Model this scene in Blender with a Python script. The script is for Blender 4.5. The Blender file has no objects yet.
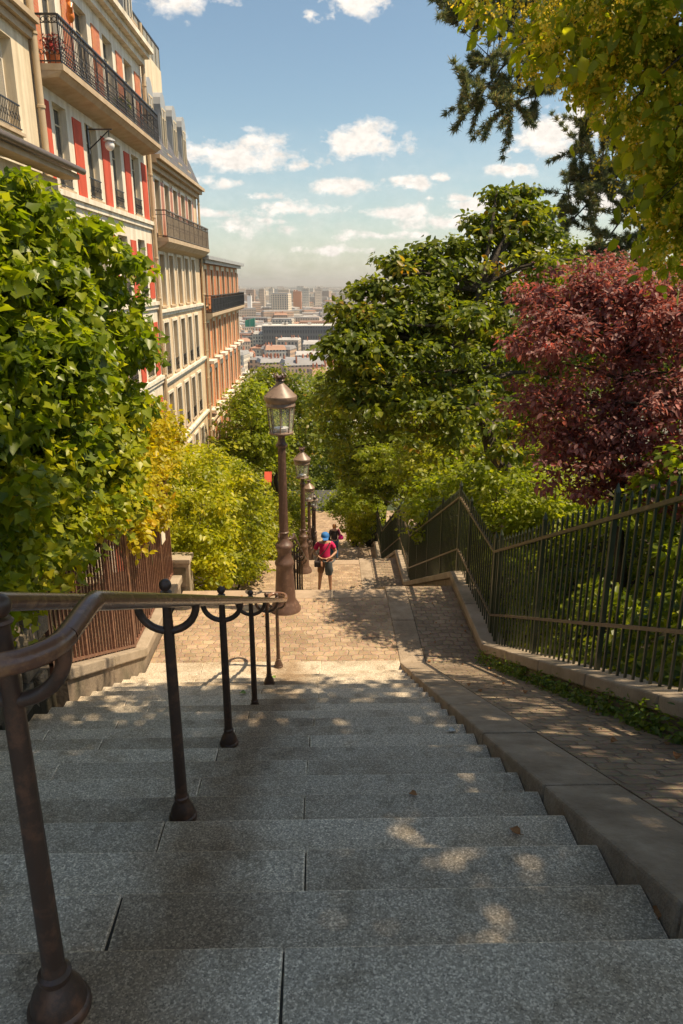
import bpy, bmesh, math, random
import numpy as np
from mathutils import Vector, Matrix
random.seed(5)
PI = math.pi
R = math.radians
sc = bpy.context.scene
col = sc.collection

# ------------------------------------------------------------------ camera
PITCH, YAW, FPX = R(17.43), R(1.3), 730.0
cd = bpy.data.cameras.new('camera')
cam = bpy.data.objects.new('camera', cd); col.objects.link(cam)
cam.location = (0, 0, 1.70)
cam.rotation_euler = (PI/2 - PITCH, 0, -YAW)
cd.sensor_fit = 'VERTICAL'; cd.sensor_height = 36; cd.lens = 36*FPX/1024
cd.clip_start = 0.05; cd.clip_end = 60000
sc.camera = cam
_F = Vector((math.sin(YAW)*math.cos(PITCH), math.cos(YAW)*math.cos(PITCH), -math.sin(PITCH)))
_R = Vector((math.cos(YAW), -math.sin(YAW), 0))
_D = Vector((-math.sin(YAW)*math.sin(PITCH), -math.cos(YAW)*math.sin(PITCH), -math.cos(PITCH)))
def P(px, py, d):
    "world point measured from the photograph: pixel and distance along the view axis"
    return Vector((0, 0, 1.7)) + (_F + _R*((px-341.5)/FPX) + _D*((py-512)/FPX))*d

# ------------------------------------------------------------------ sun, sky
SUN = Vector((0.577, -0.06, 1.0)).normalized()
EL = math.asin(SUN.z); AZ = math.atan2(SUN.x, SUN.y)
sd = bpy.data.lights.new('sun', 'SUN'); sd.energy = 4.3; sd.angle = R(0.55); sd.color = (1.0, 0.82, 0.57)
so = bpy.data.objects.new('sun', sd); col.objects.link(so)
so.rotation_euler = SUN.to_track_quat('Z', 'Y').to_euler(); so.location = (20, -5, 40)
sc.view_settings.view_transform = 'Standard'; sc.view_settings.look = 'None'
sc.view_settings.exposure = 0.70; sc.view_settings.gamma = 1.0; sc.view_settings.use_curve_mapping = False
sc.render.engine = 'CYCLES'
sc.cycles.max_bounces = 5; sc.cycles.diffuse_bounces = 4; sc.cycles.glossy_bounces = 2; sc.cycles.transmission_bounces = 4; sc.cycles.transparent_max_bounces = 6; sc.cycles.volume_bounces = 0

world = bpy.data.worlds.new('World'); sc.world = world; world.use_nodes = True
wn = world.node_tree.nodes; wl = world.node_tree.links; wn.clear()
def wmath(op, a, b=None, c=None, clamp=False):
    n = wn.new('ShaderNodeMath'); n.operation = op; n.use_clamp = clamp
    for i, v in enumerate((a, b, c)):
        if v is None: continue
        if isinstance(v, (int, float)): n.inputs[i].default_value = v
        else: wl.new(v, n.inputs[i])
    return n.outputs[0]
sky = wn.new('ShaderNodeTexSky'); sky.sky_type = 'NISHITA'; sky.sun_disc = False
sky.sun_elevation = EL; sky.sun_rotation = AZ; sky.altitude = 100; sky.air_density = 1.0; sky.dust_density = 1.2; sky.ozone_density = 1.6
bgs = wn.new('ShaderNodeBackground'); bgs.inputs[1].default_value = 0.096; hs = wn.new('ShaderNodeHueSaturation'); hs.inputs['Saturation'].default_value = 1.0; wl.new(sky.outputs[0], hs.inputs['Color']); tm = wn.new('ShaderNodeMix'); tm.data_type = 'RGBA'; tm.blend_type = 'MULTIPLY'; tm.inputs[0].default_value = 1; wl.new(hs.outputs[0], tm.inputs[6]); tm.inputs[7].default_value = (.96, .97, .86, 1); wl.new(tm.outputs[2], bgs.inputs[0])
tc = wn.new('ShaderNodeTexCoord'); sep = wn.new('ShaderNodeSeparateXYZ'); wl.new(tc.outputs['Generated'], sep.inputs[0])
u0 = wmath('ARCTAN2', sep.outputs[0], sep.outputs[1]); v0 = wmath('ARCSINE', sep.outputs[2])
def wnoise(scale, detail, rough, stretch=1.0):
    mp = wn.new('ShaderNodeMapping'); mp.inputs['Scale'].default_value = (1, 1, stretch); wl.new(tc.outputs['Generated'], mp.inputs[0])
    n = wn.new('ShaderNodeTexNoise'); n.inputs['Scale'].default_value = scale; n.inputs['Detail'].default_value = detail
    n.inputs['Roughness'].default_value = rough; wl.new(mp.outputs[0], n.inputs['Vector'])
    return n
n1 = wnoise(26, 6, 0.62, 1.6); n2 = wnoise(70, 5, 0.6, 1.4)
u1 = wmath('MULTIPLY_ADD', wmath('SUBTRACT', n2.outputs[0], 0.5), 0.05, u0)
CL = [(165,-15,60,20,1),(352,4,26,12,1),(310,15,14,6,.35),(245,156,56,19,1),(300,166,34,9,.7),(366,141,44,15,1),(200,181,34,8,.7),
      (345,185,54,9,.85),(418,183,22,8,.8),(288,210,40,10,.8),(255,228,60,12,.55),(390,212,60,9,.8),(440,222,60,12,.7),(380,236,70,8,.5),
      (512,170,34,7,.8),(562,130,48,24,1),(598,112,34,20,.9),(470,205,50,7,.6),(205,212,40,6,.5),(330,250,90,8,.35),(560,250,90,10,.7),(620,200,60,18,.8),
      (700,150,60,20,.9),(30,220,60,12,.8)]
CL += [(440,178,16,5,.6),(160,130,26,10,.9),(225,182,24,6,.7),(400,182,18,6,.6),(455,198,26,5,.7),(262,196,22,5,.6),(520,150,16,5,.4),(270,222,30,6,.5),(420,235,40,6,.5)]
uv = wn.new('ShaderNodeCombineXYZ'); wl.new(u1, uv.inputs[0]); wl.new(v0, uv.inputs[1])
acc = None
for (px, py, w, h, dens) in CL:
    d = (P(px, py, 1) - Vector((0, 0, 1.7))).normalized()
    cu, cv = math.atan2(d.x, d.y), math.asin(d.z)
    a, b = w/700, h/700
    q = wn.new('ShaderNodeVectorMath'); q.operation = 'MULTIPLY_ADD'; wl.new(uv.outputs[0], q.inputs[0])
    q.inputs[1].default_value = (1/a, 1/b, 0); q.inputs[2].default_value = (-cu/a, -cv/b, 0)
    ln = wn.new('ShaderNodeVectorMath'); ln.operation = 'LENGTH'; wl.new(q.outputs[0], ln.inputs[0])
    e = wmath('SUBTRACT', .45+.55*dens, ln.outputs['Value'])
    acc = e if acc is None else wmath('MAXIMUM', acc, e)
acc = wmath('MULTIPLY_ADD', wmath('SUBTRACT', n1.outputs[0], 0.52), 3.0, wmath('MAXIMUM', acc, -1.2))
acc = wmath('MULTIPLY_ADD', acc, 1.7, 0.02, clamp=True)
# thin veil of high cloud and dust-paled air close to the horizon
veil = wmath('MULTIPLY', wmath('MULTIPLY_ADD', v0, -5.0, 0.95, clamp=True), wmath('MULTIPLY_ADD', n1.outputs[0], 1.2, -0.15, clamp=True))
acc = wmath('MAXIMUM', acc, wmath('MULTIPLY', veil, 0.75))
bgc = wn.new('ShaderNodeBackground'); bgc.inputs[0].default_value = (1.0, 0.93, 0.85, 1); 
wl.new(wmath('MULTIPLY_ADD', n2.outputs[0], 0.5, 0.40), bgc.inputs[1])
mx = wn.new('ShaderNodeMixShader'); wl.new(acc, mx.inputs[0]); wl.new(bgs.outputs[0], mx.inputs[1]); wl.new(bgc.outputs[0], mx.inputs[2])
wo = wn.new('ShaderNodeOutputWorld'); wl.new(mx.outputs[0], wo.inputs[0])

# ------------------------------------------------------------------ materials
def nt(name):
    m = bpy.data.materials.new(name); m.use_nodes = True
    return m, m.node_tree.nodes, m.node_tree.links, m.node_tree.nodes['Principled BSDF']
def setp(b, **k):
    for a, v in k.items():
        b.inputs[a.replace('_', ' ')].default_value = v
def ramp(N, stops):
    r = N.new('ShaderNodeValToRGB'); e = r.color_ramp.elements
    while len(e) < len(stops): e.new(0.5)
    for i, (p, c) in enumerate(stops): e[i].position = p; e[i].color = (c[0], c[1], c[2], 1)
    return r
def mixc(N, L, fac, a, b, mode='MIX'):
    n = N.new('ShaderNodeMix'); n.data_type = 'RGBA'; n.blend_type = mode
    for s, v in ((0, fac), (6, a), (7, b)):
        if isinstance(v, (int, float)): n.inputs[s].default_value = v
        elif isinstance(v, tuple): n.inputs[s].default_value = (*v, 1)
        else: L.new(v, n.inputs[s])
    return n.outputs[2]
def noise(N, L, vec, scale, detail=4, rough=0.55, out=0):
    n = N.new('ShaderNodeTexNoise'); n.inputs['Scale'].default_value = scale; n.inputs['Detail'].default_value = detail
    n.inputs['Roughness'].default_value = rough
    if vec is not None: L.new(vec, n.inputs['Vector'])
    return n.outputs[out]
def bump(N, L, b, h, strength=0.3, dist=0.01, prev=None):
    n = N.new('ShaderNodeBump'); n.inputs['Strength'].default_value = strength; n.inputs['Distance'].default_value = dist
    L.new(h, n.inputs['Height'])
    if prev is not None: L.new(prev, n.inputs['Normal'])
    L.new(n.outputs[0], b.inputs['Normal']); return n.outputs[0]
def geo(N): return N.new('ShaderNodeNewGeometry').outputs['Position']
def rough_mat(name, c1, c2, scale=8, rough=0.85, bs=0.3, bd=0.01, bscale=60, c3=None):
    m, N, L, b = nt(name); p = geo(N)
    r = ramp(N, [(0.3, c1), (0.7, c2)]); L.new(noise(N, L, p, scale, 6, .6), r.inputs[0]); c = r.outputs[0]
    if c3:
        r2 = ramp(N, [(0.5, (0, 0, 0)), (0.72, (1, 1, 1))]); L.new(noise(N, L, p, scale*.21, 5, .7), r2.inputs[0])
        c = mixc(N, L, r2.outputs[0], c, c3)
    L.new(c, b.inputs['Base Color']); b.inputs['Roughness'].default_value = rough
    bump(N, L, b, noise(N, L, p, bscale, 5, .6), bs, bd)
    return m
def paint(name, c, rough=0.5, metal=0.0, var=0.12, scale=6, bs=0.1):
    m, N, L, b = nt(name); p = geo(N)
    r = ramp(N, [(0.3, tuple(x*(1-var) for x in c)), (0.7, tuple(min(1, x*(1+var)) for x in c))]); L.new(noise(N, L, p, scale, 6, .65), r.inputs[0])
    L.new(r.outputs[0], b.inputs['Base Color']); setp(b, Roughness=rough, Metallic=metal)
    bump(N, L, b, noise(N, L, p, scale*12, 3, .6), bs, 0.003)
    return m
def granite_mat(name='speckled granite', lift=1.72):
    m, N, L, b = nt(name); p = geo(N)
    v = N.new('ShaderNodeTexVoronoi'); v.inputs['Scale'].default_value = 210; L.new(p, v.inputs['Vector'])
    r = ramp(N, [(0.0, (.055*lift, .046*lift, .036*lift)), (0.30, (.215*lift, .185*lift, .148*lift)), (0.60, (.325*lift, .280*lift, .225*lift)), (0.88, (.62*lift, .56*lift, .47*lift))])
    sp = N.new('ShaderNodeSeparateColor'); L.new(v.outputs['Color'], sp.inputs[0])
    mixn = N.new('ShaderNodeMath'); mixn.operation = 'MULTIPLY_ADD'; L.new(sp.outputs[0], mixn.inputs[0]); mixn.inputs[1].default_value = .55
    L.new(noise(N, L, p, 80, 6, .75), mixn.inputs[2]); 
    s2 = N.new('ShaderNodeMath'); s2.operation = 'SUBTRACT'; L.new(mixn.outputs[0], s2.inputs[0]); s2.inputs[1].default_value = .27
    L.new(s2.outputs[0], r.inputs[0]); c = r.outputs[0]
    # walked-in dirt and old water stains
    r2 = ramp(N, [(0.48, (0, 0, 0)), (0.72, (1, 1, 1))]); L.new(noise(N, L, p, 1.7, 6, .62), r2.inputs[0])
    c = mixc(N, L, r2.outputs[0], c, mixc(N, L, 1.0, c, (.62, .54, .44), 'MULTIPLY'))
    r3 = ramp(N, [(0.55, (0, 0, 0)), (0.64, (1, 1, 1))]); L.new(noise(N, L, p, 5.5, 7, .7), r3.inputs[0])
    c = mixc(N, L, r3.outputs[0], c, mixc(N, L, 1.0, c, (.72, .70, .66), 'MULTIPLY'))
    # rust and water stain that runs down the steps below the handrail
    sxs = N.new('ShaderNodeSeparateXYZ'); L.new(p, sxs.inputs[0])
    def mt(op, a, b_=None, c_=None, cl=False):
        n = N.new('ShaderNodeMath'); n.operation = op; n.use_clamp = cl
        for i, v in enumerate((a, b_, c_)):
            if v is None: continue
            if isinstance(v, (int, float)): n.inputs[i].default_value = v
            else: L.new(v, n.inputs[i])
        return n.outputs[0]
    dst = mt('ABSOLUTE', mt('ADD', sxs.outputs[0], .48)); k_ = mt('MULTIPLY_ADD', dst, -2.6, 1.0)
    k_ = mt('MULTIPLY', mt('ADD', k_, mt('MULTIPLY_ADD', noise(N, L, p, 2.2, 5, .6), 2.4, -1.25)), 1.1, cl=True)
    c = mixc(N, L, k_, c, mixc(N, L, 1.0, c, (.56, .47, .38), 'MULTIPLY'))
    at = N.new('ShaderNodeAttribute'); at.attribute_name = 'tone'
    r4 = ramp(N, [(0, (.80, .77, .72)), (1, (1.14, 1.12, 1.08))]); L.new(at.outputs['Fac'], r4.inputs[0])
    c = mixc(N, L, 1.0, c, r4.outputs[0], 'MULTIPLY')
    L.new(c, b.inputs['Base Color']); b.inputs['Roughness'].default_value = .62
    n0 = bump(N, L, b, noise(N, L, p, 160, 3, .6), .35, .003)
    bump(N, L, b, noise(N, L, p, 9, 4, .6), .25, .01, n0)
    return m
def sett_mat(name, c1, c2, mortar, bw=.2, bh=.13, rot=0.0, dist=.03):
    m, N, L, b = nt(name); p = geo(N)
    # warp the coordinates a little so that courses wander as hand-laid stones do
    wv = N.new('ShaderNodeTexNoise'); wv.inputs['Scale'].default_value = 2.3; L.new(p, wv.inputs['Vector'])
    va = N.new('ShaderNodeVectorMath'); va.operation = 'MULTIPLY_ADD'; L.new(wv.outputs['Color'], va.inputs[0]); va.inputs[1].default_value = (dist*3,)*3; L.new(p, va.inputs[2])
    wv2 = N.new('ShaderNodeTexNoise'); wv2.inputs['Scale'].default_value = 17; L.new(p, wv2.inputs['Vector'])
    vb = N.new('ShaderNodeVectorMath'); vb.operation = 'MULTIPLY_ADD'; L.new(wv2.outputs['Color'], vb.inputs[0]); vb.inputs[1].default_value = (dist,)*3; L.new(va.outputs[0], vb.inputs[2])
    mp = N.new('ShaderNodeMapping'); mp.inputs['Rotation'].default_value = (0, 0, rot); L.new(vb.outputs[0], mp.inputs[0])
    def brick(ms):
        k = N.new('ShaderNodeTexBrick'); L.new(mp.outputs[0], k.inputs['Vector'])
        k.inputs['Scale'].default_value = 1; k.inputs['Brick Width'].default_value = bw; k.inputs['Row Height'].default_value = bh
        k.inputs['Mortar Size'].default_value = .012; k.inputs['Mortar Smooth'].default_value = ms; k.inputs['Bias'].default_value = 0
        return k
    k = brick(.6); k.inputs['Color1'].default_value = (*c1, 1); k.inputs['Color2'].default_value = (*c2, 1); k.inputs['Mortar'].default_value = (*mortar, 1)
    c = mixc(N, L, .75, k.outputs[0], noise(N, L, p, 30, 5, .7, 1), 'SOFT_LIGHT')
    n1_ = ramp(N, [(.35, (.72, .70, .68)), (.65, (1.12, 1.1, 1.05))]); L.new(noise(N, L, p, 1.6, 6, .65), n1_.inputs[0])
    c = mixc(N, L, 1.0, c, n1_.outputs[0], 'MULTIPLY')
    L.new(c, b.inputs['Base Color']); b.inputs['Roughness'].default_value = .8
    k2 = brick(1.0); inv = N.new('ShaderNodeMath'); inv.operation = 'SUBTRACT'; inv.inputs[0].default_value = 1; L.new(k2.outputs['Fac'], inv.inputs[1])
    n0 = bump(N, L, b, inv.outputs[0], .8, .018)
    bump(N, L, b, noise(N, L, p, 40, 4, .6), .35, .008, n0)
    return m
def leaf_mat(name, stops, trans=0.35, rough=0.42, tint=(1.0, 1.0, .45), spec=.4):
    m, N, L, b = nt(name)
    at = N.new('ShaderNodeAttribute'); at.attribute_name = 'rnd'
    r = ramp(N, stops); L.new(at.outputs['Fac'], r.inputs[0])
    L.new(r.outputs[0], b.inputs['Base Color']); setp(b, Roughness=rough); b.inputs['Specular IOR Level'].default_value = spec
    t = N.new('ShaderNodeBsdfTranslucent'); 
    L.new(mixc(N, L, 1.0, r.outputs[0], tuple(x*2.2 for x in tint), 'MULTIPLY'), t.inputs[0])
    mxs = N.new('ShaderNodeMixShader'); mxs.inputs[0].default_value = trans
    L.new(b.outputs[0], mxs.inputs[1]); L.new(t.outputs[0], mxs.inputs[2]); L.new(mxs.outputs[0], N['Material Output'].inputs[0])
    return m
M = {}
M['granite'] = granite_mat()
M['granite_worn_glint'] = granite_mat('worn granite edge with painted sky glint', 2.5)  # paler bevels: edge wear, plus skylight on the nosings painted into the colour
M['joint'] = rough_mat('dark joint earth', (.02, .018, .014), (.05, .042, .03), 20)
M['setts'] = sett_mat('worn pink sandstone setts', (.31, .215, .14), (.47, .345, .235), (.44, .325, .225), .165, .13, 0.0, .065)
M['setts_ramp'] = sett_mat('grey brown sandstone setts', (.24, .18, .125), (.35, .27, .195), (.25, .19, .135), .17, .12, 0.0, .055)
M['kerb'] = rough_mat('kerb slab stone', (.29, .22, .155), (.44, .35, .26), 6.0, .85, .9, .02, 38, (.20, .145, .095))
M['band'] = rough_mat('pale landing slab', (.34, .25, .17), (.44, .33, .235), 5.0, .8, .3, .01, 70, (.28, .2, .14))
M['coping'] = rough_mat('coping stone', (.30, .24, .175), (.42, .34, .26), 4.0, .85, .5, .015, 45, (.17, .14, .09))
M['wallstone'] = rough_mat('rendered wall stone', (.17, .13, .095), (.28, .22, .16), 5, .9, .6, .02, 25, (.09, .085, .05))
M['rubble'] = rough_mat('rubble', (.16, .125, .09), (.34, .27, .19), 4, .95, 1.0, .06, 9, (.08, .07, .045))
M['soil'] = rough_mat('soil', (.03, .026, .015), (.07, .055, .03), 3, .95, .6, .03, 12)
M['grassy'] = rough_mat('grassy earth', (.03, .045, .014), (.06, .075, .025), 2, .95, .6, .03, 12)
M['asphalt'] = rough_mat('asphalt', (.05, .05, .052), (.075, .073, .07), 3, .85, .2, .01, 60)
M['plain'] = rough_mat('far plain', (.07, .085, .05), (.17, .155, .13), .006, .95, .0, .01, 1)
def iron_mat(name, c, rust, amt=.6):
    m, N, L, b = nt(name); p = geo(N)
    r = ramp(N, [(amt, c), (amt+.16, rust)]); L.new(noise(N, L, p, 14, 8, .7), r.inputs[0])
    L.new(r.outputs[0], b.inputs['Base Color']); setp(b, Roughness=.42, Metallic=.0); b.inputs['Specular IOR Level'].default_value = .6
    bump(N, L, b, noise(N, L, p, 90, 4, .65), .35, .002); return m
M['rail_iron'] = iron_mat('brown painted handrail', (.075, .042, .028), (.17, .08, .045), .5)
M['rail_worn'] = iron_mat('hand polished handrail', (.17, .082, .05), (.34, .18, .09), .5)
M['rail_worn'].node_tree.nodes['Principled BSDF'].inputs['Roughness'].default_value = .24
M['fence_green'] = iron_mat('dark green fence paint', (.045, .058, .034), (.10, .075, .042), .58)
M['fence_rail'] = iron_mat('weathered fence rail', (.10, .075, .045), (.20, .13, .08), .5)
M['fence_rust'] = iron_mat('rust brown fence', (.16, .075, .05), (.30, .15, .09), .5)
M['lamp_iron'] = iron_mat('brown lamp iron', (.11, .062, .045), (.21, .125, .09), .52)
M['roof_iron'] = iron_mat('lamp roof copper brown', (.24, .165, .12), (.15, .095, .07), .5)
M['black_iron'] = iron_mat('black wrought iron', (.014, .013, .014), (.035, .028, .024), .6)
M['brown_iron'] = iron_mat('brown balcony iron', (.10, .072, .052), (.17, .12, .085), .5)
def facade(name, c, var=.08):
    m = paint(name, c, .88, 0, var, 2.0); N = m.node_tree.nodes; L = m.node_tree.links; b = N['Principled BSDF']; src = b.inputs['Base Color'].links[0].from_socket
    p = geo(N); mp = N.new('ShaderNodeMapping'); mp.inputs['Scale'].default_value = (2.6, 2.6, .22); L.new(p, mp.inputs[0])
    r = ramp(N, [(.42, (0, 0, 0)), (.74, (1, 1, 1))]); L.new(noise(N, L, mp.outputs[0], 1.0, 7, .68), r.inputs[0])
    L.new(mixc(N, L, r.outputs[0], src, mixc(N, L, 1.0, src, (.62, .56, .48), 'MULTIPLY')), b.inputs['Base Color']); return m
def glass_mat(name, c, rough, trans=0.0, alpha=1.0):
    m, N, L, b = nt(name); setp(b, Base_Color=(*c, 1), Roughness=rough); b.inputs['Transmission Weight'].default_value = trans; b.inputs['Alpha'].default_value = alpha
    b.inputs['Specular IOR Level'].default_value = .8; return m
M['pane'] = glass_mat('dark window pane', (.035, .045, .055), .07)
M['curtain_pane'] = glass_mat('pane with curtain', (.32, .29, .24), .15)
M['lampglass'] = glass_mat('lantern glass', (.8, .82, .78), .06, 0, .22)
M['bulb'] = glass_mat('white lamp bowl', (.8, .78, .74), .3)
M['cream'] = facade('cream render', (.74, .63, .46))
M['cream2'] = facade('warm stone render', (.70, .55, .37))
M['white'] = facade('white painted trim', (.80, .73, .61))
M['red'] = facade('red painted panel', (.60, .09, .045), .14)
M['redbrick'] = None
def brick_mat(name, c1, c2, mortar, s=1.0):
    m, N, L, b = nt(name); p = geo(N)
    sx = N.new('ShaderNodeSeparateXYZ'); L.new(p, sx.inputs[0]); cb = N.new('ShaderNodeCombineXYZ')
    ad = N.new('ShaderNodeMath'); L.new(sx.outputs[0], ad.inputs[0]); L.new(sx.outputs[1], ad.inputs[1])
    L.new(ad.outputs[0], cb.inputs[0]); L.new(sx.outputs[2], cb.inputs[1])
    k = N.new('ShaderNodeTexBrick'); L.new(cb.outputs[0], k.inputs['Vector']); k.inputs['Scale'].default_value = s
    k.inputs['Brick Width'].default_value = .22; k.inputs['Row Height'].default_value = .075; k.inputs['Mortar Size'].default_value = .008
    k.inputs['Color1'].default_value = (*c1, 1); k.inputs['Color2'].default_value = (*c2, 1); k.inputs['Mortar'].default_value = (*mortar, 1)
    c = mixc(N, L, .6, k.outputs[0], noise(N, L, p, 3, 6, .7, 1), 'SOFT_LIGHT')
    L.new(c, b.inputs['Base Color']); b.inputs['Roughness'].default_value = .9; return m
M['redbrick'] = brick_mat('orange red brick', (.50, .14, .06), (.60, .20, .09), (.45, .25, .16))
M['orangebrick'] = brick_mat('burnt orange brick', (.62, .20, .065), (.72, .28, .10), (.50, .28, .16))
M['slate'] = brick_mat('grey roof slates', (.10, .105, .12), (.15, .15, .16), (.06, .06, .065), .5)
M['zinc'] = paint('zinc sheet', (.33, .34, .35), .45, 0, .12, 1.0)
M['shutter'] = paint('faded pink shutter', (.52, .24, .17), .7, 0, .1, 3)
M['shutter_o'] = paint('orange shutter', (.55, .20, .08), .7, 0, .1, 3)
M['pipe'] = paint('drain pipe cream', (.50, .38, .24), .6, 0, .12, 3)
M['balstone'] = rough_mat('balcony slab stone', (.40, .29, .18), (.54, .42, .29), 3, .85, .3, .01, 40)
M['terracotta'] = paint('terracotta', (.45, .14, .05), .8, 0, .15, 9)
M['rooster'] = paint('orange glazed clay', (.70, .20, .03), .35, 0, .2, 14)
M['bark'] = rough_mat('bark', (.035, .026, .018), (.085, .065, .045), 9, .95, 1.0, .03, 22)
M['stem'] = rough_mat('green brown stem', (.06, .05, .022), (.12, .10, .045), 14, .9, .4, .01, 40)

# foliage colours
M['lf_ivy'] = leaf_mat('ivy leaves', [(0, (.055, .09, .008)), (.45, (.14, .19, .012)), (.8, (.26, .29, .018)), (1, (.42, .40, .045))], .42, .36, (1, 1, .25))
M['lf_gold'] = leaf_mat('golden green ivy leaves', [(0, (.09, .14, .01)), (.45, (.22, .26, .014)), (.85, (.42, .40, .02)), (1, (.52, .42, .03))], .42, .4, (1, .95, .22))
M['lf_yellow'] = leaf_mat('yellow vine leaves', [(0, (.18, .20, .01)), (.5, (.36, .33, .015)), (.88, (.52, .40, .02)), (1, (.52, .20, .03))], .45, .45, (1, .9, .2))
M['lf_bush'] = leaf_mat('bright hedge leaves', [(0, (.12, .16, .010)), (.5, (.28, .29, .014)), (.85, (.43, .40, .02)), (1, (.52, .42, .03))], .44, .42, (1, 1, .25))
M['lf_maple'] = leaf_mat('broad tree leaves', [(0, (.05, .082, .012)), (.5, (.125, .160, .016)), (.82, (.22, .23, .024)), (.95, (.31, .21, .03)), (1, (.36, .14, .03))], .47, .42, (1, .95, .3))
M['lf_lime'] = leaf_mat('light green leaves', [(0, (.11, .15, .014)), (.5, (.21, .25, .018)), (1, (.34, .34, .03))], .48, .45, (1, 1, .3))
M['lf_dark'] = leaf_mat('dark tree leaves', [(0, (.07, .10, .012)), (.6, (.14, .175, .016)), (1, (.26, .26, .025))], .48, .45, (1, 1, .35))
M['lf_copper'] = leaf_mat('copper leaves', [(0, (.10, .040, .040)), (.45, (.23, .105, .092)), (.8, (.42, .23, .20)), (.93, (.54, .13, .12)), (.97, (.48, .05, .05)), (1, (.48, .22, .05))], .34, .55, (1, .55, .42), .3)
M['lf_linden'] = leaf_mat('linden leaves', [(0, (.08, .105, .010)), (.5, (.16, .185, .014)), (.85, (.26, .26, .02)), (1, (.38, .35, .05))], .52, .36, (1, 1, .3))
M['lf_linden2'] = leaf_mat('drooping linden leaves', [(0, (.13, .17, .012)), (.5, (.26, .29, .018)), (.85, (.40, .39, .03)), (1, (.52, .48, .07))], .52, .42, (1, 1, .3))
M['lf_flower'] = leaf_mat('linden blossom', [(0, (.55, .42, .04)), (1, (.78, .62, .10))], .4, .6, (1, .9, .4))
M['lf_pine'] = leaf_mat('pine needles', [(0, (.065, .09, .045)), (.6, (.13, .155, .07)), (1, (.30, .20, .08))], .35, .5, (1, 1, .6))
M['lf_cover'] = leaf_mat('dark ground ivy', [(0, (.08, .12, .012)), (.6, (.17, .21, .016)), (1, (.29, .31, .022))], .5, .35, (1, 1, .35))
M['lf_weed'] = leaf_mat('weed leaves', [(0, (.07, .12, .015)), (1, (.19, .25, .03))], .35, .45, (1, 1, .35))

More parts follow.
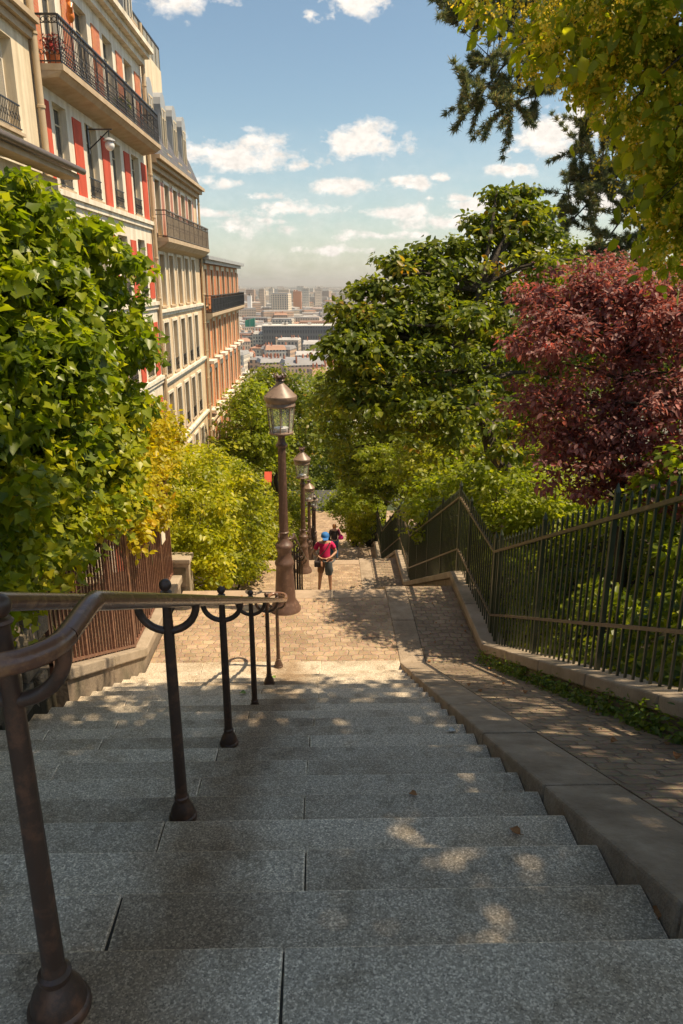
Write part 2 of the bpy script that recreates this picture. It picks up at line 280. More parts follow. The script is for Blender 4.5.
# ------------------------------------------------------------------ mesh helpers
class MB:
    def __init__(s): s.v = []; s.f = []; s.m = []; s.cur = 0
    def face(s, idx): s.f.append(idx); s.m.append(s.cur)
    def hexa(s, p):   # 8 points: bottom 4 ccw, top 4 ccw
        b = len(s.v); s.v += [tuple(q) for q in p]
        for f in ((3,2,1,0),(4,5,6,7),(0,1,5,4),(1,2,6,5),(2,3,7,6),(3,0,4,7)): s.face([b+i for i in f])
    def box(s, x0, x1, y0, y1, z0, z1):
        s.hexa([(x0,y0,z0),(x1,y0,z0),(x1,y1,z0),(x0,y1,z0),(x0,y0,z1),(x1,y0,z1),(x1,y1,z1),(x0,y1,z1)])
    def skew(s, x0, x1, ya, yb, ba, ta, bb, tb):  # box whose bottom/top run from (ba,ta) at ya to (bb,tb) at yb
        s.hexa([(x0,ya,ba),(x1,ya,ba),(x1,yb,bb),(x0,yb,bb),(x0,ya,ta),(x1,ya,ta),(x1,yb,tb),(x0,yb,tb)])
    def tube(s, pts, rad, n=8, cap=True):
        pts = [Vector(p) for p in pts]; k = len(pts)
        if not isinstance(rad, (list, tuple)): rad = [rad]*k
        prev = None; b0 = len(s.v)
        for i, p in enumerate(pts):
            t = (pts[min(i+1, k-1)] - pts[max(i-1, 0)]).normalized()
            if prev is None:
                a = Vector((0, 0, 1)) if abs(t.z) < .9 else Vector((1, 0, 0))
                nx = t.cross(a).normalized()
            else: nx = (prev - t*prev.dot(t)).normalized()
            prev = nx; ny = t.cross(nx)
            for j in range(n):
                q = 2*PI*j/n; s.v.append(tuple(p + (nx*math.cos(q) + ny*math.sin(q))*rad[i]))
        for i in range(k-1):
            for j in range(n):
                a = b0+i*n+j; c = b0+i*n+(j+1) % n
                s.face([a, c, c+n, a+n])
        if cap:
            s.face([b0+j for j in range(n)][::-1]); s.face([b0+(k-1)*n+j for j in range(n)])
    def lathe(s, prof, c=(0,0,0), n=20, rot=0.0):
        b0 = len(s.v)
        for r, z in prof:
            for j in range(n):
                q = 2*PI*j/n + rot; s.v.append((c[0]+r*math.cos(q), c[1]+r*math.sin(q), c[2]+z))
        for i in range(len(prof)-1):
            for j in range(n):
                a = b0+i*n+j; d = b0+i*n+(j+1) % n
                s.face([a, d, d+n, a+n])
        s.face([b0+j for j in range(n)][::-1]); s.face([b0+(len(prof)-1)*n+j for j in range(n)])
    def ball(s, c, r, n=10, sq=(1,1,1)):
        prof = [(max(.001, math.sin(PI*i/n)), -math.cos(PI*i/n)) for i in range(n+1)]
        b0 = len(s.v); s.lathe(prof, (0,0,0), n+2)
        for i in range(b0, len(s.v)):
            v = s.v[i]; s.v[i] = (c[0]+v[0]*r*sq[0], c[1]+v[1]*r*sq[1], c[2]+v[2]*r*sq[2])
    def ring(s, c, r, tr, axis='x', n=14, m=6, a0=0, a1=2*PI):
        full = abs(a1-a0-2*PI) < 1e-6
        pts = []
        for i in range(n+1):
            q = a0+(a1-a0)*i/n
            d = {'x': (0, math.cos(q), math.sin(q)), 'y': (math.cos(q), 0, math.sin(q)), 'z': (math.cos(q), math.sin(q), 0)}[axis]
            pts.append((c[0]+r*d[0], c[1]+r*d[1], c[2]+r*d[2]))
        s.tube(pts, tr, m, cap=not full)
    def build(s, name, mats, parent=None, smooth=False, bevel=0.0, origin=None):
        me = bpy.data.meshes.new(name)
        o = Vector(origin) if origin is not None else Vector((0,0,0))
        me.from_pydata([tuple(Vector(v)-o) for v in s.v], [], s.f)
        if not isinstance(mats, (list, tuple)): mats = [mats]
        for m in mats: me.materials.append(m)
        if len(mats) > 1: me.polygons.foreach_set('material_index', s.m)
        if smooth:
            me.polygons.foreach_set('use_smooth', [True]*len(me.polygons))
            try: me.set_sharp_from_angle(angle=R(40))
            except Exception: pass
        me.update()
        ob = bpy.data.objects.new(name, me); col.objects.link(ob); ob.location = o
        if parent is not None: ob.parent = parent
        if bevel:
            bv = ob.modifiers.new('bevel', 'BEVEL'); bv.width = bevel; bv.segments = 2; bv.limit_method = 'ANGLE'; bv.angle_limit = R(50)
        return ob
def tag(o, label=None, cat=None, group=None, kind=None):
    if label: o['label'] = label
    if cat: o['category'] = cat
    if group: o['group'] = group
    if kind: o['kind'] = kind
    return o
def thing(name, label, cat, loc=(0,0,0), group=None, rz=0):
    o = bpy.data.objects.new(name, None); col.objects.link(o); o.location = loc; o.rotation_euler = (0,0,rz); o.empty_display_size = .2
    return tag(o, label, cat, group)
def copy_tree(o, parent=None):
    c = o.copy(); col.objects.link(c); c.parent = parent
    for ch in list(o.children): copy_tree(ch, c)
    return c

# leaf templates: (verts, faces); x across, y along, z fold height
T_IVY = ([(0,0,0),(.34,-.10,.06),(.52,.22,.12),(.30,.48,.05),(0,1,-.05),(-.30,.48,.05),(-.52,.22,.12),(-.34,-.10,.06)], [(0,1,2,3,4),(0,4,5,6,7)])
T_LEAF = ([(0,0,0),(.30,.28,.09),(.26,.62,.06),(0,1,-.06),(-.26,.62,.06),(-.30,.28,.09)], [(0,1,2,3),(0,3,4,5)])
T_FAR = ([(0,0,0),(.42,.45,.1),(0,1,0),(-.42,.45,.1)], [(0,1,2),(0,2,3)])
T_NEED = ([(-.5,0,0),(.5,0,0),(0,1,0)], [(0,1,2)])
def scatter(name, pos, nrm, tip, size, mat, parent, tmpl, rnd, width=1.0):
    V, Fc = tmpl; V = np.array(V, dtype=np.float32); n = len(pos)
    nrm = nrm/np.linalg.norm(nrm, axis=1, keepdims=True)
    tip = tip - nrm*np.sum(tip*nrm, axis=1, keepdims=True); tip /= (np.linalg.norm(tip, axis=1, keepdims=True)+1e-6)
    sx = np.cross(tip, nrm)
    k = len(V); s = size[:, None, None]
    co = pos[:, None, :] + (sx[:, None, :]*V[None, :, 0:1]*width + tip[:, None, :]*V[None, :, 1:2] + nrm[:, None, :]*V[None, :, 2:3])*s
    co = co.reshape(-1, 3)
    flat = np.array([i for f in Fc for i in f]); tot = np.array([len(f) for f in Fc])
    loops = (flat[None, :] + (np.arange(n)*k)[:, None]).reshape(-1)
    tots = np.tile(tot, n); starts = np.concatenate([[0], np.cumsum(tots)[:-1]])
    me = bpy.data.meshes.new(name)
    me.vertices.add(len(co)); me.vertices.foreach_set('co', co.astype(np.float32).ravel())
    me.loops.add(len(loops)); me.loops.foreach_set('vertex_index', loops.astype(np.int32))
    me.polygons.add(len(tots)); me.polygons.foreach_set('loop_start', starts.astype(np.int32)); me.polygons.foreach_set('loop_total', tots.astype(np.int32))
    a = me.attributes.new('rnd', 'FLOAT', 'FACE'); a.data.foreach_set('value', np.repeat(rnd, len(Fc)).astype(np.float32))
    me.materials.append(mat); me.update(calc_edges=True); me.validate()
    o = bpy.data.objects.new(name, me); col.objects.link(o)
    if parent is not None: o.parent = parent
    return o
def subclumps(ells, rng, dens=1.0, rs=(.22, .45), shell=.55):
    "ells: (centre, (rx,ry,rz), n) -> array of small clump centres (x,y,z,r)"
    out = []
    for c, rad, n in ells:
        n = int(n*dens)
        d = rng.normal(size=(n, 3)); d /= np.linalg.norm(d, axis=1, keepdims=True)
        rr = shell + (1.06-shell)*rng.random((n, 1))**.6
        p = np.array(c)[None] + d*rr*np.array(rad)[None]
        out.append(np.hstack([p, rng.uniform(rs[0], rs[1], (n, 1))]))
    return np.vstack(out)
def crown(name, ells, mat, parent, seed, leaf=.1, per=60, rs=(.25,.5), shell=.5, tmpl=T_FAR, up=.7, droop=.5, jit=.3, centre=None, width=1.0, tone=0.0, squash=.6):
    rng = np.random.default_rng(seed)
    sc_ = subclumps(ells, rng, 1.0, rs, shell)
    n = len(sc_)*per
    idx = np.repeat(np.arange(len(sc_)), per); ct_ = np.random.default_rng(seed+77).random(len(sc_))
    d = rng.normal(size=(n, 3)); d /= np.linalg.norm(d, axis=1, keepdims=True)
    rr = rng.random((n, 1))**.5
    off = d*rr*sc_[idx, 3:4]; off[:, 2] *= squash
    pos = sc_[idx, :3] + off
    nrm = d*.55 + rng.normal(size=(n, 3))*.45; nrm[:, 2] += up
    tip = d + rng.normal(size=(n, 3))*.6; tip[:, 2] -= droop
    size = leaf*rng.uniform(.5, 1.4, n)*(.75+.5*ct_[idx])
    ct = rng.random(len(sc_))
    rnd = np.clip(.55*rng.random(n) + .45*ct[idx] + tone, 0, 1)
    o = scatter(name, pos, nrm, tip, size, mat, parent, tmpl, rnd, width)
    return o, sc_
def limb_mesh(root, base, forks, targets, r0, name, parent, rng, mat='bark', sag=.0):
    "trunk with a fork list and thin limbs that reach the clumps"
    mb = MB(); pts = [Vector(base)] + [Vector(f) for f in forks]
    rads = [r0*(1-.55*i/len(forks)) for i in range(len(pts))]; rads[0] *= 1.25
    dense = []; dr = []
    for i in range(len(pts)-1):
        for t in (0, .33, .66):
            q = pts[i].lerp(pts[i+1], t); q += Vector(rng.normal(size=3)*r0*.35) if (i or t) else Vector((0,0,0))
            dense.append(q); dr.append(rads[i]*(1-t)+rads[i+1]*t)
    dense.append(pts[-1]); dr.append(rads[-1])
    mb.tube(dense, dr, 9)
    tk = mb.build('trunk', M[mat], parent, smooth=True)
    mb = MB()
    for t in targets:
        t = Vector(t); s0 = min(dense[len(dense)//3:], key=lambda q: (q-t).length + .3*abs(q.z-t.z)+ max(0, q.z-t.z)*1.2)
        Lg = (t-s0).length; mid = s0.lerp(t, .45) + Vector((0, 0, .12*Lg - sag)) + Vector(rng.normal(size=3)*.06*Lg)
        rr = max(.012, min(r0*.4, .022*Lg+.01))
        path = []
        for k in range(6):
            a = k/5; path.append(s0*(1-a)**2 + mid*2*a*(1-a) + t*a*a)
        mb.tube(path, [rr*(1-.75*k/5) for k in range(6)], 6)
    if targets: mb.build('limbs', M[mat], parent, smooth=True)
    return tk
def tree(name, label, cat, base, forks, ells, mat, seed, leaf, per, group=None, r0=.14, nl=26, **kw):
    t = thing(name, label, cat, (0,0,0), group)
    o, s = crown('crown', ells, M[mat], t, seed, leaf, per, **kw)
    rng = np.random.default_rng(seed+1)
    idx = rng.choice(len(s), min(nl, len(s)), replace=False)
    limb_mesh(t, base, forks, [tuple(s[i, :3]) for i in idx], r0, 'trunk', t, rng)
    # put the empty at the thing's base
    b = Vector(base); t.location = b
    for ch in t.children: ch.location = ch.location - b
    return t

# ------------------------------------------------------------------ the stair profile
RISE, TREAD = .158, .35
XL, XR = -2.45, 1.015            # left and right edge of the steps
FL = []                        # flights: (Y of first nosing, z there, risers)
Y, z = 1.526, 0.0
for n, land in ((21, 3.024), (20, 2.9), (20, 2.95), (20, 2.95), (20, 0)):
    FL.append((Y, z, n)); z -= RISE*n; Y += TREAD*(n-1) + land
STREET_Y = FL[-1][0] + TREAD*(FL[-1][2]-1); STREET_Z = FL[-1][1] - RISE*FL[-1][2]
def floor_z(y):
    z = 0
    for (y0, z0, n) in FL:
        if y < y0: return z0
        k = min(n, int((y-y0)/TREAD)+1)
        z = z0 - RISE*k
        if k < n: return z
    return z
# ramp line beside the steps
KO, FO = .055, .22      # how far the kerb and the fence line stand above the line of the step noses
FK = [(-4.0, 0.0)]
RK = [(-4.0, 0.0)]
for (y0, z0, n) in FL:
    RK.append((y0+KO/.4514, z0)); RK.append((y0+(RISE*n+KO)/.4514, z0-RISE*n)); FK.append((y0+FO/.4514, z0)); FK.append((y0+(RISE*n+FO)/.4514, z0-RISE*n))
RK.append((58.0, STREET_Z))
def prof(y):
    if y <= RK[0][0]: return RK[0][1]
    for (a, b), (c, d) in zip(RK, RK[1:]):
        if y <= c: return b + (d-b)*(y-a)/(c-a)
    return RK[-1][1]

FK.append((58.0, STREET_Z))
def fprof(y):
    if y <= FK[0][0]: return FK[0][1]
    for (a, b), (c, d) in zip(FK, FK[1:]):
        if y <= c: return b + (d-b)*(y-a)/(c-a)
    return FK[-1][1]
# ground sheet -------------------------------------------------------
def far_z(y):
    pts = [(56, STREET_Z-.02), (70, -18.5), (120, -36), (190, -52), (280, -58), (500, -61), (60000, -63)]
    if y <= 56: return prof(y)
    for (a, b), (c, d) in zip(pts, pts[1:]):
        if y <= c: return b+(d-b)*(y-a)/(c-a)
    return -62
def ground_z(x, y):
    if y > 56: 
        base = far_z(y)
        if x > 3: base += min(3.0, .12*(x-3))*max(0, 1-(y-56)/120)
        return base
    p = prof(y)
    if -2.6 <= x <= 2.3: return (p if y < 47.6 else STREET_Z) - (.45 if y < 47.2 else .03)
    if x > 2.3:
        blend = min(1, max(0, (53-y)/6))
        return p + (.16 + .30*min(x-2.3, 14))*blend - .03*(1-blend)
    blend = min(1, max(0, (53-y)/6))
    return p + .1*blend - .03*(1-blend) - min(1.5, .2*max(0, -x-4))*blend
xs = sorted(set([-12000,-6000,-3000,-1500,-800,-400,-200,-100,-60,-40,-25,-15,-10,-7,-5,-4,-3.2,-2.62,-2.6,-1,0,1,2.3,2.33,2.8,3.5,4.5,6,8,11,16,25,40,60,100,200,400,800,1500,3000,6000,12000]))
ys = sorted(set([-3000,-800,-200,-60,-20,-8,-4,0] + [y for y, _ in RK] + [a*1.0 for a in range(1, 57)] + [60,66,75,90,105,120,140,170,200,240,280,320,400,500,700,1000,1500,2500,4000,7000,12000,16000]))
V = [(x, y, ground_z(x, y)) for y in ys for x in xs]
nx = len(xs); Fs = []; fm = []
for j in range(len(ys)-1):
    for i in range(nx-1):
        Fs.append([j*nx+i, j*nx+i+1, (j+1)*nx+i+1, (j+1)*nx+i]); fm.append(0 if ys[j] < 56 else (1 if ys[j] < 110 else 2))
mb = MB(); mb.v = V; mb.f = Fs; mb.m = fm
tag(mb.build('ground', [M['soil'], M['grassy'], M['plain']]), kind='structure')

# steps ---------------------------------------------------------------
def steps(y0, z0, n, fi):
    rng = random.Random(100+fi); v = MB(); tones = []
    def row(ya, yb, zt, joints, th=.2):
        xs_ = [XL] + joints + [XR]
        for a, b in zip(xs_, xs_[1:]):
            dz = rng.uniform(-.0015, .0015); g = .002
            sk = rng.uniform(-.012, .012)
            k0 = len(v.f)
            v.hexa([(a+g+ (sk if a != XL else 0), ya, zt-th), (b-g, ya, zt-th), (b-g, yb, zt-th), (a+g, yb, zt-th),
                    (a+g+(sk if a != XL else 0), ya, zt+dz), (b-g, ya, zt+dz), (b-g, yb+rng.uniform(-.003,.003), zt+dz), (a+g, yb+rng.uniform(-.003,.003), zt+dz)])
            tones.extend([rng.random()]*(len(v.f)-k0))
    jb = MB()
    for i in range(1, n+1): jb.box(XL+.01, XR-.01, y0+TREAD*(i-1)-.02, y0+TREAD*i-.012, z0-RISE*i-.15, z0-RISE*i-.009)
    tag(jb.build('joint_mortar', M['joint']), kind='structure')
    if fi == 0:
        jb = MB(); jb.box(XL+.01, XR-.01, y0-3, y0-.012, z0-.15, z0-.009); tag(jb.build('joint_mortar', M['joint']), kind='structure')
        row(y0-.50, y0, z0, [-1.4, -.12])
        for q in range(5): row(y0-.50-.6*(q+1), y0-.50-.6*q-.006, z0, [-1.8+.3*(q % 2), -.6+.25*(q % 2), .3])
    for i in range(1, n):
        jj = [-1.62+rng.uniform(-.1,.1), -.10+rng.uniform(-.02,.02)] if i % 2 == 0 else [-1.95+rng.uniform(-.1,.1), -.66+rng.uniform(-.03,.03)]
        row(y0+TREAD*(i-1)-.03, y0+TREAD*i, z0-RISE*i, jj)
    row(y0+TREAD*(n-1)-.03, y0+TREAD*(n-1)+.54, z0-RISE*n, [-1.7, -.08])
    v.m = [0]*len(v.f); o = v.build('stone_steps', [M['granite'], M['granite_worn_glint']], bevel=.007); o.modifiers['bevel'].material = 1; tag(o, kind='structure')
    a = o.data.attributes.new('tone', 'FLOAT', 'FACE'); a.data.foreach_set('value', tones)
    # setts of the landing and the pale slab band that ends it
    return o
for fi, (y0, z0, n) in enumerate(FL):
    steps(y0, z0, n, fi)
    zb = z0-RISE*n; ya = y0+TREAD*(n-1)+.546
    if fi < 4:
        yb = FL[fi+1][0]
        v = MB(); v.box(XL, XR, ya, yb-.355, zb-.1, zb-.004); tag(v.build('landing_paving', M['setts']), kind='structure')
        v = MB(); xs_ = [XL, -1.2, .1, XR]
        for a, b in zip(xs_, xs_[1:]): v.box(a+.004, b-.004, yb-.35, yb, zb-.2, zb)
        tag(v.build('landing_edge', M['band'], bevel=.008), kind='structure')
v = MB()
for x in (XL, XR):   # earth showing in the joints
    pass
# kerb slabs and ramp ---------------------------------------------------
def cut(ya, yb, step):
    n = max(1, round((yb-ya)/step)); return [ya+(yb-ya)*i/n for i in range(n+1)]
kb = MB(); rp = MB()
rngk = random.Random(3)
segs = list(zip(RK, RK[1:]))
for (a, b), (c, d) in segs:
    if a >= 48: continue
    c = min(c, 48.6)
    for p, q in zip(cut(a, c, 1.15), cut(a, c, 1.15)[1:]):
        dz = rngk.uniform(-.003, .003)
        kb.skew(XR+.003, 1.375, p+.003, q-.003, prof(p)-.5, prof(p)+dz, prof(q)-.5, prof(q)+dz)
    rp.skew(1.38, 2.2, a, c, prof(a)-.3, prof(a)-.006, prof(c)-.3, prof(c)-.006)
tag(kb.build('stone_kerb', M['kerb'], bevel=.014), kind='structure')
tag(rp.build('ramp_paving', M['setts_ramp']), kind='structure')
# dark joint lining beneath the steps and the kerb gap
jn = MB()
for (a, b), (c, d) in segs:
    if a < 48: jn.skew(XL-.2, 1.3, a, min(c, 47.5), prof(a)-.62, prof(a)-.33, prof(min(c,47.5))-.62, prof(min(c,47.5))-.33)
tag(jn.build('joint_bed', M['joint']), kind='structure')

# street at the foot
v = MB(); v.box(-6.8, 9.0, STREET_Y+.55, 56.5, STREET_Z-.5, STREET_Z-.006); tag(v.build('lower_street', M['setts']), kind='structure')
v = MB(); v.skew(-6.8, 40, 56.5, 66, STREET_Z-.6, STREET_Z-.10, STREET_Z-1.3, STREET_Z-.9); tag(v.build('lower_road', M['asphalt']), kind='structure')

# ------------------------------------------------------------------ low walls with coping and the iron fences
SIDE = {'right': (2.14, 2.48), 'left': (-2.80, -2.45)}
H_COP = .27
def low_wall(side, ya, yb, label):
    x0, x1 = SIDE[side]; t = thing('low_wall', label, 'low wall', (0,0,0), 'low stone walls beside the steps')
    w = MB(); w.skew(x0+.04, x1-.04, ya, yb, prof(ya)-.6, prof(ya)+H_COP-.13, prof(yb)-.6, prof(yb)+H_COP-.13)
    w.build('wall', M['wallstone'], t)
    for p, q in zip(cut(ya, yb, 1.3), cut(ya, yb, 1.3)[1:]):
        c = MB(); dz = rngk.uniform(-.004, .004)
        c.skew(x0, x1, p+.003, q-.003, prof(p)+H_COP-.128, prof(p)+H_COP+dz, prof(q)+H_COP-.128, prof(q)+H_COP+dz)
        c.build('coping_slab', M['coping'], t, bevel=.016)
    b = Vector(((x0+x1)/2, ya, prof(ya))); t.location = b
    for ch in t.children: ch.location = -b
def iron_fence(x, ya, yb, label, h_low, h_top, tip, spacing, mats, post_every, rb=.011, extra=False, group=None, prof=prof, drop=0.0):
    t = thing('iron_fence', label, 'fence', (0,0,0), group)
    za, zb_ = prof(ya)+H_COP, prof(yb)+H_COP; sl = (zb_-za)/(yb-ya)
    for h, w, th in ((h_low, .045, .016), (h_top, .05, .018)):
        m = MB(); m.skew(x-w/2, x+w/2, ya-.0, yb+.0, za+h-th, za+h+th, zb_+h-th, zb_+h+th); m.build('rail', mats[1], t)
    # one bar and one post, then copies
    m = MB(); hb = h_top+tip
    m.box(-rb, rb, -rb, rb, -.02-drop, hb-.06); m.lathe([(rb*1.5, hb-.06), (rb*1.7, hb-.045), (.002, hb)], (0,0,0), 6); bar0 = m.build('bar', mats[0], t)
    m = MB(); m.box(-.02, .02, -.02, .02, -.1-drop, hb+.02); m.lathe([(.028, hb+.02), (.03, hb+.04), (.003, hb+.11)], (0,0,0), 8); post0 = m.build('post', mats[0], t)
    n = int(round((yb-ya)/spacing)); usedb = usedp = False; cnt = 0
    for i in range(n+1):
        y = ya+(yb-ya)*i/n
        isp = (i % post_every == 0) or i == n
        src = post0 if isp else bar0
        if isp: o = post0 if not usedp else post0.copy(); 
        else: o = bar0 if not usedb else bar0.copy()
        if (isp and usedp) or (not isp and usedb): col.objects.link(o); o.parent = t
        if isp: usedp = True
        else: usedb = True
        o.location = (x, y if 0 < i < n else (y+.02 if i == 0 else y-.02), za+sl*(y-ya))
    if extra:   # wire mesh fixed to the bars
        w = MB(); hh = .12
        while hh < h_top:
            w.skew(x-.0145, x-.0115, ya, yb, za+hh, za+hh+.004, zb_+hh, zb_+hh+.004); hh += .06
        w.build('wire_mesh', mats[0], t)
    b = Vector((x, ya, prof(ya)+H_COP)); t.location = b
    for ch in t.children: ch.location = ch.location - b
    return t
names_r = ['nearest', 'first level', 'second', 'second level', 'third', 'third level', 'fourth', 'fourth level', 'fifth']
kn = [y for y, _ in RK]
sec = [(kn[0]+2.5, kn[1])] + [(kn[i], kn[i+1]) for i in range(1, len(kn)-2)]
kf = [y for y, _ in FK]; fsec = [(kf[0]+2.5, kf[1])] + [(kf[i], kf[i+1]) for i in range(1, len(kf)-2)]
rl = ['level stretch of dark green iron fence beside the top landing', 'large sloping dark green iron fence beside the grey granite steps in front', 'short level stretch of green fence beside the sunlit first landing',
      'sloping green fence just past the first landing, second slope from the viewer', 'level green fence beside the landing where the man in pink stands', 'third sloping green fence, past the man in pink',
      'level green fence beside the landing of the woman with the pink bag', 'fourth sloping green fence far down the stairs', 'level green fence on the last small landing', 'farthest sloping green fence at the street end']
wl_ = [l.replace('dark green iron fence', 'coping').replace('green fence', 'coping').replace('fence', 'coping') for l in rl]
for k, (ya, yb) in enumerate(sec):
    if yb-ya < .2: continue
    low_wall('right', ya, yb, 'stone low wall under the ' + rl[k].replace('large ', '').replace('short ', '')[:200] if k < len(rl) else 'low wall')
    sp = .137 if k < 4 else .2
    fa, fb = fsec[k]
    iron_fence(2.33, fa, fb, rl[k], .27, 1.22, .18, sp, (M['fence_green'], M['fence_rail']), 13 if k < 4 else 9, .0092, group='green fence stretches on the right of the stairs', prof=fprof, drop=.26)
# left side
lsec = [(6.25, kn[2]), (kn[2], 11.6), (11.95, kn[4]), (kn[4], kn[5]), (kn[5], kn[6]), (kn[6], kn[7]), (kn[7], kn[8])]
ll = ['rusty sloping fence half under the ivy beside the grey steps', 'tall rusty level fence beside the sunlit landing']
lw = ['stone low wall under the rusty sloping fence beside the ivy', 'stone low wall under the tall rusty level fence by the landing', 'stone low wall behind the stone pillar under the bright hedge', 'stone low wall left of the second lamp post landing',
      'stone low wall left of the third flight of steps', 'stone low wall left of the third landing', 'stone low wall left of the fourth flight of steps']
for k, (ya, yb) in enumerate(lsec):
    low_wall('left', ya, yb, lw[k])
    if k < 2: iron_fence(-2.62, ya, yb, ll[k], .04, 1.66, .12, .105, (M['fence_rust'], M['fence_rust']), 9, .011, extra=True, group='rusty fence stretches on the left of the stairs')
# notice plate on the left fence
v = MB(); v.box(-2.602, -2.596, 10.95, 11.2, prof(11)+1.05, prof(11)+1.55); tag(v.build('notice_plate', M['white']), 'small pale notice plate fixed to the tall rusty fence', 'notice plate')
# stone pillar
t = thing('stone_pillar', 'short square stone pillar at the end of the rusty fence', 'pillar', (-2.5, 11.78, prof(11.78)))
v = MB(); v.box(-.17, .17, -.16, .16, -.1, .52); v.build('shaft', M['coping'], t, bevel=.012)
v = MB(); v.box(-.195, .195, -.185, .185, .522, .60); v.build('cap', M['coping'], t, bevel=.012)
v = MB(); v.box(-.11, .11, -.172, -.162, .1, .44); v.build('sunk_panel', M['wallstone'], t)

# rubble retaining wall below the ivy
def rubble_wall():
    t = thing('retaining_wall', 'rough rubble stone wall under the big ivy on the left', 'stone wall', (-2.7, 0, 0))
    rng = random.Random(8); w = MB()
    w.skew(-.45, -.02, -3, 6.2, -1.2, 1.4, -3.6, .1); w.build('wall_core', M['soil'], t)
    v = MB()
    y = -3.0
    zlo = lambda yy: prof(yy)-.45
    zhi = lambda yy: 1.4 - 1.3*(yy+3)/9.2
    row = 0
    zz = -3.4
    while zz < 1.3:
        h = rng.uniform(.14, .26); y = -3.0 + rng.uniform(-.3, 0)
        while y < 6.2:
            w_ = rng.uniform(.18, .5); ym = y+w_/2
            if zz > zlo(ym)-.3 and zz+h < zhi(ym)+.1 and y+w_ < 6.26:
                dp = rng.uniform(-.02, .05); g = .012
                v.hexa([(-.1, y+g, zz+g), (dp+.1+rng.uniform(-.02,.02), y+g+rng.uniform(0,.02), zz+g+rng.uniform(0,.02)), (dp+.1, y+w_-g-rng.uniform(0,.02), zz+g), (-.1, y+w_-g, zz+g),
                        (-.1, y+g, zz+h-g), (dp+.09, y+g+rng.uniform(0,.03), zz+h-g-rng.uniform(0,.02)), (dp+.1, y+w_-g-rng.uniform(0,.03), zz+h-g), (-.1, y+w_-g, zz+h-g)])
            y += w_
        zz += h
    v.build('rubble_face', M['rubble'], t, bevel=.02)
rubble_wall()

# ------------------------------------------------------------------ central handrail
POSTS0 = [1.36, 2.78, 4.24, 5.86, 7.42, 8.93]
def make_post():
    t = thing('railing_post', 'x', 'post')
    return t
def handrail(y0, z0, n, posts, label, fi):
    xc = -.66; w = .12
    zend = z0-RISE*n; yend_s = y0 + (RISE*n)/.4514
    H = 1.015
    root = thing('handrail', label, 'handrail', (xc, posts[0], floor_z(posts[0])), 'double iron handrails down the middle of the stairs')
    def rz(y):
        if y < y0+.03: return z0+1.0
        if y > yend_s: return zend+1.0
        return z0+H - .4514*(y-y0)
    ys_ = [posts[0]+.02] + [y0-.03, y0+.0, y0+.05, y0+.15] + [y0+.5+.5*i for i in range(int((yend_s-y0-.7)/.5)+1)] + [yend_s-.12, yend_s, yend_s+.1]
    ylast = posts[-1]+.08
    ys_ = sorted(y for y in ys_ if y < ylast) + [ylast]
    pts = []
    for y in ys_: pts.append((w, y, rz(y)))
    for i in range(1, 12):
        q = PI*i/12; pts.append((w*math.cos(q), ylast+w*math.sin(q), rz(ylast)))
    for y in reversed(ys_): pts.append((-w, y, rz(y)))
    for i in range(1, 12):
        q = PI*i/12; pts.append((-w*math.cos(q), ys_[0]-w*math.sin(q), rz(ys_[0])))
    b = root.location
    pts = [(p[0], p[1]-b.y, p[2]-b.z) for p in pts]; pts.append(pts[0]); 
    m = MB(); m.tube(pts, .0245 if fi == 0 else .021, 12, cap=False); m.build('rail', M['rail_worn'] if fi == 0 else M['rail_iron'], root, smooth=True)
    # a post with its base, ball and U-shaped arms
    fl = floor_z(posts[0])
    L0 = 1.10
    for i, y in enumerate(posts):
        zf = floor_z(y); top = rz(y)+.055 - zf + (.02 if i else .03); arm = rz(y)-zf
        m = MB(); o = (0, y-b.y, zf-b.z)
        m.tube([(0, o[1], o[2]+.05), (0, o[1], o[2]+arm-.16), (0, o[1], o[2]+top-.035)], [.0275, .0225, .0165], 10)
        m.ball((0, o[1], o[2]+top-.005), .026, 10); m.lathe([(.0215, 0), (.026, .006), (.0215, .012)], (0, o[1], o[2]+top-.045), 12)
        p = m.build('post', M['rail_iron'], root, smooth=True)
        big = .84 if i == 0 else .70
        m = MB(); m.lathe([(.088*big, -.01), (.09*big, .012), (.088*big, .02), (.079*big, .026), (.078*big, .035), (.070*big, .06), (.052*big, .085), (.044*big, .10), (.047*big, .105), (.047*big, .118), (.036*big, .125), (.030*big, .15)], (0, o[1], o[2]), 22)
        m.build('post_base', M['rail_iron'], root, smooth=True)
        m = MB(); ap = []
        for k in range(17):
            q = PI + PI*k/16; ap.append((w*math.cos(q), o[1], o[2]+arm-.022+.115*math.sin(q)))
        ap = [(-w, o[1], o[2]+arm)] + ap + [(w, o[1], o[2]+arm)]
        m.tube(ap, .0165, 10); m.build('arm', M['rail_iron'], root, smooth=True)
handrail(*FL[0], POSTS0, 'double brown iron handrail with U shaped arms down the grey granite steps in front', 0)
for fi, lab in ((1, 'double iron handrail that starts behind the nearest lamp post'), (2, 'double iron handrail between the second and third lamp posts'), (3, 'farthest double iron handrail, past the woman with the pink bag')):
    y0, z0, n = FL[fi]
    handrail(y0, z0, n, [y0-.14, y0+1.25, y0+2.65, y0+4.05, y0+5.45, y0+7.0], lab, fi)

